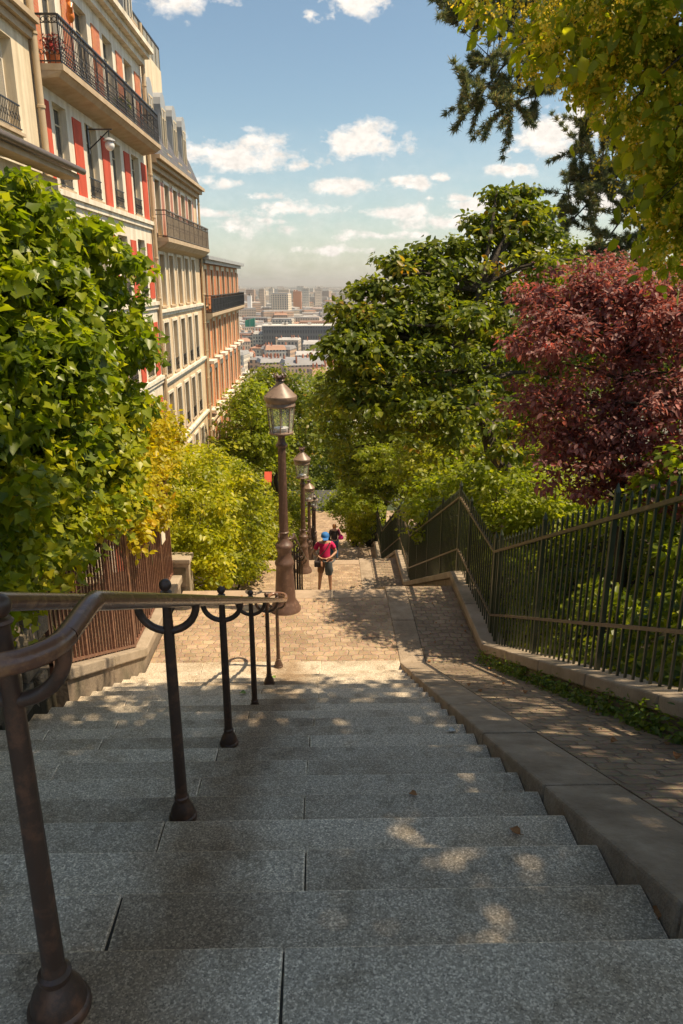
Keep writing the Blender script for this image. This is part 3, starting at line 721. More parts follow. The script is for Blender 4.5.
# ------------------------------------------------------------------ lamps
def make_lamp():
    t = thing('street_lamp', 'l', 'street lamp', (0,0,0), 'street lamps down the middle of the stairs')
    m = MB(); m.lathe([(0.248, -.05), (0.248, .03), (0.225, .06), (0.216, .10), (0.172, .16), (0.164, .20), (0.155, .40), (0.139, .66), (0.134, .74), (0.147, .77), (0.155, .80), (0.147, .83), (0.126, .86), (0.108, .92), (0.099, .97), (0.118, 1.02), (0.139, 1.07), (0.143, 1.10), (0.126, 1.13), (0.088, 1.16), (0.074, 1.22)], (0,0,0), 28)
    m.build('pedestal', M['lamp_iron'], t, smooth=True)
    m = MB(); n = 40; b0 = len(m.v)     # fluted column
    prof_ = [(.070, 1.20), (.066, 1.9), (.058, 2.66)]
    for r, z in prof_:
        for j in range(n): rr = r*(1 if j % 2 else .93); q = 2*PI*j/n; m.v.append((rr*math.cos(q), rr*math.sin(q), z))
    for i in range(2):
        for j in range(n): a = i*n+j; d = i*n+(j+1) % n; m.face([a, d, d+n, a+n])
    m.lathe([(.066, 2.655), (.085, 2.67), (.09, 2.70), (.07, 2.72), (.058, 2.75), (.05, 2.80), (.062, 2.83), (.10, 2.855)], (0,0,0), 20)
    m.lathe([(.072, 1.30), (.084, 1.315), (.072, 1.33)], (0,0,0), 20)
    m.build('column', M['lamp_iron'], t, smooth=False)
    m = MB(); m.lathe([(.10, 2.855), (.18, 2.868), (.185, 2.89), (.17, 2.90)], (0,0,0), 24); m.build('lantern_ring', M['roof_iron'], t, smooth=True)
    gl = MB(); fr = MB()
    for j in range(8):
        q0, q1 = 2*PI*j/8, 2*PI*(j+1)/8; 
        a = Vector((.165*math.cos(q0), .165*math.sin(q0), 2.90)); bq = Vector((.165*math.cos(q1), .165*math.sin(q1), 2.90))
        c = Vector((.205*math.cos(q1), .205*math.sin(q1), 3.29)); d = Vector((.205*math.cos(q0), .205*math.sin(q0), 3.29))
        k = len(gl.v); gl.v += [tuple(a*.985), tuple(bq*.985), tuple(c*.985), tuple(d*.985)]
        for i in range(k, k+4): gl.v[i] = (gl.v[i][0], gl.v[i][1], a.z if i < k+2 else c.z)
        gl.face([k, k+1, k+2, k+3]); fr.tube([a, d], .009, 6)
    gl.build('glass', M['lampglass'], t); fr.build('lantern_bars', M['roof_iron'], t)
    m = MB(); m.lathe([(.05, 2.90), (.10, 2.93), (.11, 2.96), (.02, 2.965)], (0,0,0), 16); m.build('lamp_bowl', M['bulb'], t, smooth=True)
    m = MB(); m.lathe([(0.205, 3.27), (0.221, 3.29), (0.211, 3.33), (0.225, 3.35), (0.248, 3.385), (0.243, 3.43), (0.211, 3.46), (0.144, 3.53), (0.077, 3.595), (0.054, 3.615), (0.050, 3.65)], (0,0,0), 28)
    m.build('lantern_roof', M['roof_iron'], t, smooth=True)
    m = MB(); m.lathe([(.05, 3.645), (.075, 3.66), (.06, 3.68), (.085, 3.71), (.05, 3.72)], (0,0,0), 14)
    for j in range(6):
        q = 2*PI*j/6; m.tube([(.07*math.cos(q), .07*math.sin(q), 3.70), (.088*math.cos(q), .088*math.sin(q), 3.74), (.065*math.cos(q), .065*math.sin(q), 3.77)], [.02, .016, .004], 6)
    m.build('crown_finial', M['lamp_iron'], t, smooth=True)
    return t
lamp0 = make_lamp()
lamps = [(-.655, 10.78, 'nearest and largest of the brown lamp posts, on the sunlit landing'), (-.66, 20.2, 'second lamp post, left of the man in the pink shirt'),
         (-.68, 28.55, 'third lamp post, small, beyond the man in pink'), (-.70, 38.1, 'fourth lamp post, partly hidden by the third'), (-.75, 48.2, 'farthest lamp post, at the foot of the stairs')]
for i, (x, y, lb) in enumerate(lamps):
    o = lamp0 if i == 0 else copy_tree(lamp0)
    o.location = (x, y, floor_z(y)); o['label'] = lb; o.rotation_euler.z = .3*i

# ------------------------------------------------------------------ buildings on the left
def wall_grid(mb, X, y0, y1, z0, z1, ops, rev=.2, mat=0, revmat=None):
    "facade plane facing +X with real openings and reveals; ops: (ya, yb, za, zb)"
    ysg = sorted(set([y0, y1] + [v for o in ops for v in o[:2]])); zsg = sorted(set([z0, z1] + [v for o in ops for v in o[2:]]))
    for a, b in zip(ysg, ysg[1:]):
        for c, d in zip(zsg, zsg[1:]):
            ym, zm = (a+b)/2, (c+d)/2
            if any(o[0] < ym < o[1] and o[2] < zm < o[3] for o in ops): continue
            k = len(mb.v); mb.v += [(X,a,c),(X,b,c),(X,b,d),(X,a,d)]; mb.cur = mat; mb.face([k,k+1,k+2,k+3])
    mb.cur = mat if revmat is None else revmat
    for (a, b, c, d) in ops:
        for q in (((X,a,c),(X-rev,a,c),(X-rev,a,d),(X,a,d)), ((X,b,c),(X,b,d),(X-rev,b,d),(X-rev,b,c)), ((X,a,c),(X,b,c),(X-rev,b,c),(X-rev,a,c)), ((X,a,d),(X-rev,a,d),(X-rev,b,d),(X,b,d))):
            k = len(mb.v); mb.v += list(q); mb.face([k,k+1,k+2,k+3])
    mb.cur = 0
def window(parent, X, a, b, c, d, frame='white', pane='pane', rev=.2, rail=False, surround=None):
    fx = X-rev; m = MB(); t = .055
    m.box(fx, fx+.05, a, a+t, c, d); m.box(fx, fx+.05, b-t, b, c, d); m.box(fx, fx+.048, a+t, b-t, c, c+t); m.box(fx, fx+.048, a+t, b-t, d-t, d)
    ym = (a+b)/2; m.box(fx, fx+.06, ym-.035, ym+.035, c+t, d-t)
    zt = c+(d-c)*.78; m.box(fx, fx+.045, a+t, ym-.035, zt, zt+.035); m.box(fx, fx+.045, ym+.035, b-t, zt, zt+.035)
    w = m.build('window', M[frame], parent)
    m = MB(); m.box(fx+.012, fx+.02, a+.01, b-.01, c+.01, d-.01); m.build('pane', M[pane], w)
    m = MB(); m.box(X-rev+.05, X+.07, a-.08, b+.08, c-.07, c-.002); m.build('sill', M['balstone'], w)
    if rail:
        m = MB(); h = .55
        m.box(X+.0, X+.03, a, b, c+h, c+h+.03); m.box(X+.0, X+.03, a, b, c+.06, c+.085)
        k = int((b-a)/.09)
        for i in range(1, k): y = a+(b-a)*i/k; m.box(X+.01, X+.022, y-.006, y+.006, c+.085, c+h)
        for i in range(k//2): y = a+(b-a)*(i+.5)/(k//2); m.ring((X+.016, y, c+h*.55), .07, .006, 'x', 10, 4)
        m.build('window_guard', M['black_iron'], w)
    return w
def railing(parent, X, y0, y1, z, h, style='scroll', mat='black_iron', name='balcony_railing', back=-6.9, left_end=True):
    m = MB()
    def run(fn, a, b):
        fn(a, b, z+h-.045, z+h, .03); fn(a, b, z+.05, z+.075, .018); fn(a, b, z+h-.20, z+h-.18, .014)
        k = max(2, int((b-a)/(.125 if style == 'scroll' else .16)))
        for i in range(k+1): 
            q = a+(b-a)*i/k; w_ = .008 if i % 8 else .016
            fn(q-w_, q+w_, z, z+h-.04, w_)
        return k
    def alongY(a, b, c, d, w_): m.box(X-w_, X+w_, a, b, c, d)
    def alongX(yy):
        return lambda a, b, c, d, w_: m.box(a, b, yy-w_, yy+w_, c, d)
    k = run(alongY, y0, y1)
    if style == 'scroll':
        for i in range(k):
            q = y0+(y1-y0)*(i+.5)/k
            m.ring((X, q, z+h-.12), .05, .009, 'x', 8, 4); m.ring((X, q, z+.32), .055, .010, 'x', 8, 4); m.ring((X, q, z+.17), .05, .010, 'x', 8, 4)
            m.ring((X, q, z+.52), .045, .009, 'x', 6, 4, -PI/2, PI/2)
    else:
        for i in range(0, k, 2):
            q = y0+(y1-y0)*(i+.5)/k; m.ring((X, q, z+h*.45), .075, .010, 'x', 8, 4)
    ends = [y0, y1] if left_end else [y1]
    for yy in ends:
        kk = run(alongX(yy), back, X)
        if style == 'scroll':
            for i in range(kk): q = back+(X-back)*(i+.5)/kk; m.ring((q, yy, z+h-.12), .05, .009, 'y', 8, 4); m.ring((q, yy, z+.25), .05, .009, 'y', 8, 4)
    return m.build(name, M[mat], parent)
def cornice(m, X, y0, y1, z, d=.35, h=.35):
    m.box(X-.1, X+d*.35, y0, y1, z-h, z-h*.6); m.box(X-.1, X+d*.7, y0, y1, z-h*.6+.001, z-h*.3); m.box(X-.1, X+d, y0, y1, z-h*.3+.001, z)
def drainpipe(parent, x, y, z0, z1, r=.07):
    m = MB(); m.tube([(x, y, z0), (x, y, z1)], r, 12)
    zz = z0+1
    while zz < z1: m.lathe([(r*1.0, 0), (r*1.25, .01), (r*1.25, .07), (r, .08)], (x, y, zz), 12); zz += 1.55
    m.build('drain_pipe', M['pipe'], parent, smooth=True)
BX = -6.9; ZB = -17.0
def finish(t, base):
    b = Vector(base); t.location = b
    for ch in t.children: ch.location = ch.location-b

# cream building, nearest
t = thing('apartment_house', 'plain cream rendered house at the left edge, nearest of the row', 'building', (0,0,0), 'buildings in a row on the left')
m = MB(); ops = []
for zf in (4.95, 8.0, 1.9):
    for ya in (14.6, 17.35): ops.append((ya, ya+1.3, zf, zf+1.9 if zf < 8 else zf+1.7))
wall_grid(m, BX+.02, 12.0, 19.72, -6, 10.6, ops, .28)
m.box(BX-9, BX-.6, 12.0, 19.72, -6, 10.55); m.box(BX-.6, BX+.018, 12.0, 12.3, -6, 10.6); m.box(BX-.6, BX+.018, 19.42, 19.715, -6, 10.6)
m.build('wall', M['cream'], t)
for (a, b, c, d) in ops: window(t, BX+.02, a, b, c, d, 'white', 'curtain_pane', .28, rail=(c > 4 and c < 6))
m = MB(); cornice(m, BX+.02, 12, 19.72, 7.55, .32, .42); m.build('string_course', M['balstone'], t)
m = MB(); cornice(m, BX+.02, 12, 19.72, 10.95, .5, .5); m.build('cornice', M['balstone'], t)
m = MB(); m.skew(BX+.1, BX-9, 12, 19.7, 10.96, 11.1, 10.96, 11.1); m.build('roof', M['zinc'], t)
m = MB(); m.box(BX+.025, BX+.05, 14.5, 14.9, 6.9, 7.1); 
finish(t, (BX, 16, -6))
# annex with the projecting eave
t = thing('annex', 'low annex with a slate coloured eave just above the ivy', 'annex')
pe = P(80, 165, 14.2); ax = pe.x
m = MB(); m.box(-6.85, ax-.35, 8.5, pe.y-.35, -5, pe.z-.30); m.build('wall', M['cream'], t)
m = MB(); m.hexa([(-6.85, 8.3, pe.z+.25), (ax, 8.3, pe.z-.12), (ax, pe.y, pe.z-.12), (-6.85, pe.y, pe.z+.25), (-6.85, 8.3, pe.z+.36), (ax, 8.3, pe.z-.03), (ax, pe.y, pe.z-.03), (-6.85, pe.y, pe.z+.36)]); m.build('roof', M['zinc'], t)
m = MB(); m.tube([(ax+.05, 8.3, pe.z-.12), (ax+.05, pe.y, pe.z-.12)], .06, 10); m.build('gutter', M['brown_iron'], t, smooth=True)
m = MB(); m.box(ax-.35, ax-.02, 8.4, pe.y-.05, pe.z-.27, pe.z-.18); m.build('eave_board', M['balstone'], t)
finish(t, (ax, 12, -3))

# red building ---------------------------------------------------------
t = thing('apartment_house', 'house with red painted panels between its windows and a long black iron balcony', 'building', (0,0,0), 'buildings in a row on the left')
wy = [(21.0, 22.05), (23.65, 24.8), (26.4, 27.5), (29.0, 30.1)]; pans = [(20.15, 20.7), (22.5, 23.25), (25.2, 26.0), (27.9, 28.65), (30.4, 31.2)]
fl_ = [(6.78, 9.15), (4.10, 6.12), (1.15, 3.25), (-1.9, .25), (-4.9, -2.8), (-7.9, -5.8)]
ops = [(a, b, c, d) for (c, d) in fl_ for (a, b) in wy]
m = MB(); wall_grid(m, BX, 19.9, 31.5, ZB, 10.0, ops, .22, 0); m.box(BX-9, BX-.5, 19.75, 31.5, ZB, 9.95); m.box(BX-.5, BX-.004, 19.9, 20.1, ZB, 9.95); m.box(BX-.5, BX-.004, 31.3, 31.498, ZB, 9.95)
m.build('wall', M['white'], t)
for k, (a, b, c, d) in enumerate(ops): window(t, BX, a, b, c, d, 'cream', 'curtain_pane' if (k*7) % 5 == 1 else 'pane', .22, rail=(c < 6.5))
for fk, (c, d) in enumerate(fl_):
    for (a, b) in pans:
        m = MB(); m.box(BX+.002, BX+.03, a, b, c-.05, d-.08); m.build('red_panel', M['redbrick' if fk == 0 else 'red'], t)
m = MB(); cornice(m, BX, 19.76, 31.5, 10.05, .55, .55); m.build('cornice', M['white'], t)
for zc in (4.02, -2.02, .98):
    m = MB(); m.box(BX-.05, BX+.14, 19.9, 31.5, zc-.14, zc); m.box(BX-.05, BX+.08, 19.9, 31.5, zc-.3, zc-.141); m.build('string_course', M['white'], t)
m = MB(); m.box(BX, -6.2, 19.98, 30.95, 6.56, 6.70); m.hexa([(BX, 19.98, 6.34), (-6.36, 20.05, 6.44), (-6.36, 30.88, 6.44), (BX, 30.95, 6.34), (BX, 19.98, 6.558), (-6.24, 20.0, 6.558), (-6.24, 30.93, 6.558), (BX, 30.95, 6.558)])
bal = m.build('balcony', M['balstone'], t)
railing(bal, -6.25, 20.03, 30.9, 6.70, 1.05, 'scroll')
m = MB(); m.hexa([(BX+.3, 19.76, 10.06), (BX+.3, 31.5, 10.06), (BX-8, 31.5, 10.06), (BX-8, 19.76, 10.06), (BX-1.0, 19.76, 13.2), (BX-1.0, 31.5, 13.2), (BX-7, 31.5, 13.2), (BX-7, 19.76, 13.2)]); rf = m.build('mansard_roof', M['slate'], t)
for yc in (21.5, 24.2, 26.9, 29.6):
    m = MB(); m.box(BX-1.2, BX+.12, yc-.55, yc+.55, 10.1, 12.0); m.box(BX-1.3, BX+.2, yc-.65, yc+.65, 12.0, 12.14); dm = m.build('dormer', M['zinc'], rf)
    window(rf, BX+.28, yc-.4, yc+.4, 10.4, 11.8, 'white', 'pane', .13)
drainpipe(t, BX+.12, 19.83, ZB, 11, .085); drainpipe(t, BX+.12, 31.45, ZB, 10.9, .075)
finish(t, (BX, 25, ZB))
# things on the balcony
def pot(x, y, z, label, flower, seed):
    p = thing('flower_pot', label, 'flower pot', (x, y, z))
    m = MB(); m.lathe([(.13, 0), (.19, .26), (.20, .30), (.17, .30)], (0,0,0), 16); m.build('pot', M['terracotta'], p, smooth=True)
    rng = np.random.default_rng(seed); n = 260; d = rng.normal(size=(n,3)); d /= np.linalg.norm(d, axis=1, keepdims=True)
    pos = np.array([0,0,.48])+d*rng.random((n,1))**.5*.26
    scatter('plant', pos, d+rng.normal(size=(n,3))*.4, d, np.full(n, .09), M[flower], p, T_LEAF, rng.random(n))
pot(-6.52, 20.35, 6.70, 'terracotta pot with red leaved plant at the near end of the black balcony', 'lf_copper', 1)
pot(-6.5, 26.6, 6.70, 'terracotta pot with a spiky green plant on the black balcony', 'lf_dark', 2)
rt = thing('rooster_figure', 'orange rooster figure standing on the rail of the black balcony', 'ornament', (-6.25, 21.1, 7.75), rz=.4); rt.scale = (.75,.75,.75)
m = MB(); m.ball((0, 0, .35), .2, 10, (.7, 1.0, 1.0)); m.tube([(0, .12, .42), (0, .18, .62), (0, .16, .8)], [.12, .075, .06], 10); m.ball((0, .17, .85), .08, 8); m.tube([(0, .23, .85), (0, .32, .83)], [.03, .005], 6)
m.build('body', M['rooster'], rt, smooth=True)
m = MB(); m.tube([(0, -.1, .4), (0, -.28, .62), (0, -.34, .5)], [.1, .08, .02], 8); m.build('tail', M['rooster'], rt, smooth=True)
m = MB(); m.box(-.012, .012, .11, .24, .91, .98); m.build('comb', M['red'], rt)
m = MB(); m.tube([(.05, 0, 0), (.05, 0, .2)], .02, 6); m.tube([(-.05, 0, 0), (-.05, 0, .2)], .02, 6); m.build('legs', M['rooster'], rt)
# wall lantern on bracket
wlt = thing('wall_lantern', 'round glass lantern on an iron bracket between the red panels', 'lantern', (BX+.02, 23.8, 5.42))
m = MB(); m.tube([(0,0,.55), (.72,0,.55)], .022, 6); m.tube([(0,0,0), (.6,0,.5)], .018, 6); m.tube([(.62,0,.55), (.62,0,.35)], .015, 6); m.box(-.01, .03, -.06, .06, -.1, .65); m.build('bracket', M['black_iron'], wlt)
m = MB(); m.lathe([(.05, .33), (.16, .27), (.17, .24), (.05, .24)], (.62,0,0), 14); m.build('cap', M['zinc'], wlt, smooth=True)
m = MB(); m.ball((.62, 0, .12), .14, 10); m.build('globe', M['bulb'], wlt, smooth=True)

# cream stone building -----------------------------------------------------
t = thing('apartment_house', 'warm cream stone house with a brown balcony and a slate mansard roof', 'building', (0,0,0), 'buildings in a row on the left')
m = MB(); Y0, Y1 = 31.62, 42.9; wy = [Y0+.75+1.92*i for i in range(6)]; wy = [(y, y+1.0) for y in wy if y+1.0 < Y1-.2]
fl_ = [(3.55, 5.75), (.75, 2.85), (-2.2, .05), (-5.1, -3.0), (-8.2, -6.0), (-11.3, -9.2), (-14.4, -12.2)]
ops = [(a, b, c, d) for (c, d) in fl_ for (a, b) in wy]
wall_grid(m, BX, Y0, Y1, ZB, 6.4, ops, .25); m.box(BX-9, BX-.5, Y0, Y1, ZB, 6.38); m.box(BX-.5, BX-.004, Y0, Y0+.2, ZB, 6.38); m.box(BX-.5, BX-.004, Y1-.2, Y1-.002, ZB, 6.38)
m.build('wall', M['cream2'], t)
for k, (a, b, c, d) in enumerate(ops):
    w = window(t, BX, a, b, c, d, 'white', 'curtain_pane' if (k*11) % 4 == 1 else 'pane', .25, rail=(c < 0))
    m = MB(); m.box(BX+.002, BX+.05, a-.13, a-.002, c, d+.12); m.box(BX+.002, BX+.05, b+.002, b+.13, c, d+.12); m.box(BX+.002, BX+.048, a-.002, b+.002, d+.002, d+.12); m.build('surround', M['white'], w)
for (a, b) in wy:
    m = MB(); m.box(BX+.01, BX+.05, a-.5, a-.14, 3.6, 5.75); m.build('shutter', M['shutter'], t)
    m = MB(); m.box(BX+.01, BX+.05, b+.14, b+.5, 3.6, 5.75); m.build('shutter', M['shutter'], t)
m = MB(); cornice(m, BX, Y0, Y1, 6.52, .5, .5); m.build('cornice', M['balstone'], t)
for zc in (.62, -2.3, -5.35, -8.4):
    m = MB(); m.box(BX-.05, BX+.16, Y0, Y1, zc-.12, zc); m.box(BX-.05, BX+.08, Y0, Y1, zc-.26, zc-.121); m.build('string_course', M['white'], t)
m = MB(); m.box(BX, -6.29, 31.68, Y1-.05, 3.30, 3.46); m.hexa([(BX, 31.68, 2.95), (-6.5, 31.8, 3.1), (-6.5, Y1-.15, 3.1), (BX, Y1-.05, 2.95), (BX, 31.68, 3.298), (-6.31, 31.7, 3.298), (-6.31, Y1-.07, 3.298), (BX, Y1-.05, 3.298)])
bal = m.build('balcony', M['balstone'], t); railing(bal, -6.33, 31.75, Y1-.1, 3.46, 1.05, 'plain', 'brown_iron')
m = MB(); m.box(-6.355, -6.335, 31.77, Y1-.1, 3.48, 4.3); m.build('balcony_screen', paint('weathered balcony lattice', (.30,.235,.165), .8, 0, .2, 2), bal)
zt = 10.0
m = MB(); m.hexa([(BX+.3, Y0, 6.53), (BX+.3, Y1, 6.53), (BX-8, Y1, 6.53), (BX-8, Y0, 6.53), (BX-1.1, Y0, zt), (BX-1.1, Y1-.9, zt), (BX-7, Y1-.9, zt), (BX-7, Y0, zt)]); rf = m.build('mansard_roof', M['slate'], t)
for yc in (33.2, 35.7, 38.2, 40.6):
    m = MB(); m.box(BX-1.3, BX-.1, yc-.5, yc+.5, 6.8, 9.0); m.tube([(BX-1.2, yc, 9.0), (BX-.05, yc, 9.0)], .55, 12); m.build('dormer', M['zinc'], rf)
    window(rf, BX+.04, yc-.38, yc+.38, 7.1, 8.9, 'cream', 'pane', .12)
m = MB(); m.box(BX-6, BX-1.05, Y0+.02, Y1-2.0, zt-.2, zt+1.6); pw = m.build('attic_wall', M['cream'], t)
m = MB()
for i in range(12):
    y = Y0+.1+(Y1-2.1-Y0)*i/11; m.box(BX-1.12, BX-1.08, y-.02, y+.02, zt+1.6, zt+2.6)
m.box(BX-1.13, BX-1.07, Y0+.1, Y1-2.0, zt+2.55, zt+2.62); m.build('terrace_railing', M['black_iron'], pw)
m = MB(); m.box(BX-1.105, BX-1.095, Y0+.1, Y1-2.0, zt+1.65, zt+2.5); m.build('terrace_glass', glass_mat('ochre terrace glass', (.35, .27, .12), .2), pw)
m = MB(); m.box(BX-3.2, BX-1.6, Y1-1.2, Y1-.5, 9.5, 11.2); m.build('chimney', M['redbrick'], rf)
drainpipe(t, BX+.14, Y1-.12, ZB, 6.3, .06)
finish(t, (BX, 37, ZB))

# orange brick building ------------------------------------------------
t = thing('apartment_house', 'orange brick house with cream piers, farthest of the row on the left', 'building', (0,0,0), 'buildings in a row on the left')
Y0, Y1 = 43.05, 61.0; pit = (Y1-Y0)/7; wy = [(Y0+pit*(i+.5)-.55, Y0+pit*(i+.5)+.55) for i in range(7)]
fl_ = [(.45, 2.45), (-2.6, -.55), (-5.5, -3.4), (-8.9, -6.9), (-12, -10), (-15.1, -13)]
ops = [(a, b, c, d) for (c, d) in fl_ for (a, b) in wy]
m = MB(); wall_grid(m, BX, Y0, Y1, ZB-.5, 2.75, ops, .25); m.box(BX-9, BX-.5, Y0, Y1, ZB-.5, 2.73); m.box(BX-.5, BX-.004, Y1-.2, Y1-.002, ZB-.5, 2.73); m.build('wall', M['orangebrick'], t)
for k, (a, b, c, d) in enumerate(ops):
    w = window(t, BX, a, b, c, d, 'cream', 'curtain_pane' if (k*11) % 5 == 1 else 'pane', .25, rail=(c < -6))
    m = MB(); m.box(BX+.002, BX+.07, a-.15, a-.002, c-.4, d+.25); m.box(BX+.002, BX+.07, b+.002, b+.15, c-.4, d+.25); m.box(BX+.002, BX+.068, a-.002, b+.002, d+.002, d+.25); m.build('surround', M['cream'], w)
    if c < 0: 
        m = MB(); m.box(BX+.03, BX+.42, a-.15, b+.15, c-.25, c-.0715); m.build('window_box', M['white'], w)
for (a, b) in wy:
    for q in ((a-.75, a-.3), (b+.3, b+.75)):
        m = MB(); m.box(BX+.01, BX+.06, q[0], q[1], .5, 2.4); m.build('shutter', M['shutter_o'], t)
m = MB(); m.box(BX-9, BX+.55, Y0-.3, Y1+.4, 2.95, 3.15); m.box(BX-9, BX+.3, Y0, Y1+.2, 2.76, 2.949); m.build('flat_roof', M['zinc'], t)
for zc in (-6.0, -9.3):
    m = MB(); m.box(BX-.05, BX+.3, Y0, Y1, zc-.15, zc); m.box(BX-.05, BX+.14, Y0, Y1, zc-.4, zc-.151); m.build('string_course', M['cream'], t)
m = MB(); m.box(BX, -6.35, 43.1, 60.9, -.14, .04); m.hexa([(BX, 43.1, -.38), (-6.5, 43.1, -.28), (-6.5, 60.8, -.28), (BX, 60.9, -.38), (BX, 43.1, -.142), (-6.37, 43.1, -.142), (-6.37, 60.88, -.142), (BX, 60.9, -.142)])
bal = m.build('balcony', M['balstone'], t); railing(bal, -6.39, 43.15, 60.8, .04, .98, 'plain', 'black_iron')
m = MB(); m.box(-6.415, -6.395, 43.2, 60.8, .08, .85); m.build('balcony_screen', paint('dark balcony sheet', (.07, .075, .085), .5), bal)
drainpipe(t, BX+.14, Y0+.15, ZB, 2.7, .06)
finish(t, (BX, 52, ZB))

# ------------------------------------------------------------------ foliage
def E_(px, py, d, rx, ry, rz, n): return (tuple(P(px, py, d)), (rx, ry, rz), n)
# ivy on the left wall
def climbing(name, label, cat, ells, mat, seed, leaf, per, base, group=None, **kw):
    t = thing(name, label, cat, (0,0,0), group)
    o, s = crown('foliage', ells, M[mat], t, seed, leaf, per, **kw)
    rng = np.random.default_rng(seed+3); idx = rng.choice(len(s), min(14, len(s)), replace=False)
    m = MB(); b = Vector(base)
    for i in idx:
        p = Vector(s[i, :3]); mid = b.lerp(p, .5)+Vector(rng.normal(size=3)*.12)
        m.tube([b, b.lerp(mid, .6), mid, p], [.035, .028, .018, .006], 6)
    m.build('stem', M['stem'], t, smooth=True)
    b = Vector(base); t.location = b
    for ch in t.children: ch.location = ch.location-b
    return t
ells = []
for (yc, zt_) in ((1.8,2.5),(2.6,2.55),(3.4,2.6),(4.2,2.65),(5.0,2.65),(5.8,2.65),(6.6,2.6),(7.3,2.5),(7.9,2.3)):
    k = 0; zc = zt_-.35
    while zc > -.35:
        bulge = .18*math.sin(zc*1.7+yc) + (.25 if yc > 6.5 else 0) - (.25 if zc < .3 else 0)
        ells.append(((-3.15+bulge, yc, zc), (.62, .6, .5), 46)); zc -= .62
ells += [((-2.78, y_, -.5+.05*(y_ % 2)), (.32, .5, .42), 26) for y_ in (2.6, 3.3, 4.0, 4.7, 5.4, 6.0)]
ells += [((-4.0, 4.2, 1.4), (.9, 2.6, .9), 80), ((-2.45, 8.35, 1.8), (.45, .5, .45), 26), ((-2.35, 8.4, 1.2), (.5, .5, .5), 30), ((-2.5, 8.2, .5), (.45, .5, .55), 30), ((-2.6, 8.0, -.2), (.4, .5, .4), 20), ((-2.25, 8.2, 1.0), (.35,.4,.3), 7)]
climbing('ivy_plant', 'large mass of broad leaved green ivy covering the wall on the left', 'ivy', ells, 'lf_ivy', 11, .088, 64, (-3.2, 5.2, -.4), tmpl=T_IVY, rs=(.14,.30), shell=.72, up=.35, droop=.8)
ells = [((-2.6, y, prof(y)+h), (.22, .4, .32), 10) for y, h in ((6.2,2.0),(6.9,2.15),(7.6,2.35),(8.3,2.4),(8.9,2.35))]
climbing('trailing_ivy', 'ivy shoots trailing over the top of the rusty sloping fence', 'ivy', ells, 'lf_ivy', 12, .095, 34, (-3.2, 7.4, -1.4), tmpl=T_IVY, rs=(.12,.26), shell=.3, up=.3, droop=.9, tone=.1)
ells = [((-2.62, 8.9, -.95), (.22,.5,.3), 14), ((-2.6, 9.6, -1.45), (.2,.5,.3), 12), ((-2.6, 10.6, -1.6), (.18,.5,.25), 9), ((-2.75, 9.6, -1.15), (.35,.5,.35), 22), ((-2.75, 10.5, -1.2), (.35,.6,.4), 26), ((-2.8, 11.3, -1.0), (.4,.6,.5), 30), ((-3.0, 12.3, -.75), (.55,.8,.55), 44), ((-3.6, 10.6, -.7), (.7, 1.2, .5), 40), ((-3.2,13.4,-.9),(.6,.8,.5),34)]
climbing('yellow_vine', 'yellow leaved vine spilling over the tall rusty fence', 'vine', ells, 'lf_yellow', 13, .085, 42, (-2.95, 11, -3.2), tmpl=T_LEAF, rs=(.12,.3), shell=.3, up=.5, droop=.4)
ells = [((-2.42, y, z_), (.3, .45, .32), 16) for y, z_ in ((5.6,.0),(6.3,.15),(7.0,.1),(7.7,.15),(6.0,-.5),(6.8,-.5),(7.5,-.45),(8.3,-.2),(8.6,.4),(7.9,-.7),(5.2,-.5),(7.2,.6))]
climbing('golden_ivy', 'golden green ivy shoots covering the lower right part of the big ivy', 'ivy', ells, 'lf_gold', 14, .075, 40, (-3.1, 7.6, -1.6), tmpl=T_IVY, rs=(.12,.28), shell=.3, up=.35, droop=.8)
def shrub(name, label, base, ells, mat, seed, leaf, per, group='shrubs beside the stairs', **kw):
    return climbing(name, label, 'shrub', ells, mat, seed, leaf, per, base, group, **kw)
zf = prof(13.3)
shrub('hedge_shrub', 'rounded yellow green shrub beside the first landing, left of the lamp', (-2.9, 13, zf), [((-2.55, 12.85, -2.35), (.85, .95, 1.15), 120), ((-2.4, 14.2, -2.6), (.95, 1.1, 1.15), 110), ((-2.3, 12.6, -3.1), (.55, .7, .6), 50), ((-2.7, 15.6, -3.1), (.95, 1.2, 1.3), 100), ((-3.4,13.6,-2.2),(.8,1.4,1.2),70)], 'lf_bush', 21, .085, 44, tmpl=T_LEAF, rs=(.16,.34), shell=.7)
zf = prof(19)
shrub('hedge_shrub', 'tall green shrub behind the yellow green one, left of the second lamp', (-2.7, 19, zf), [((-2.5, 18.6, -4.4), (1.05, 1.5, 1.6), 150), ((-2.35, 19.8, -5.2), (.9, 1.3, 1.2), 110), ((-2.6, 17.2, -4.3), (.95, 1.2, 1.1), 90), ((-2.7, 21.3, -5.8), (.8, 1.2, 1.0), 80)], 'lf_bush', 22, .09, 44, tmpl=T_LEAF, rs=(.18,.38), shell=.7, tone=-.15)
shrub('hedge_shrub', 'dark green shrub left of the third flight, behind the second lamp post', (-2.6, 27, prof(27)), [((-2.2, 26.5, prof(26.5)+1.3), (.9, 1.5, 1.3), 110), ((-2.3, 28.8, prof(28.8)+1.2), (.85, 1.3, 1.2), 90)], 'lf_bush', 121, .11, 38, tmpl=T_LEAF, rs=(.18,.38), shell=.6, tone=-.2)
shrub('hedge_shrub', 'farthest shrub left of the lower stairs, beside the fourth lamp post', (-2.6, 37, prof(37)), [((-2.1, 36.0, prof(36)+1.6), (1.0, 1.6, 1.6), 120), ((-2.1, 39.5, prof(39.5)+1.6), (1.0, 1.6, 1.6), 110)], 'lf_bush', 122, .13, 36, tmpl=T_FAR, rs=(.2,.45), shell=.6, tone=-.2)
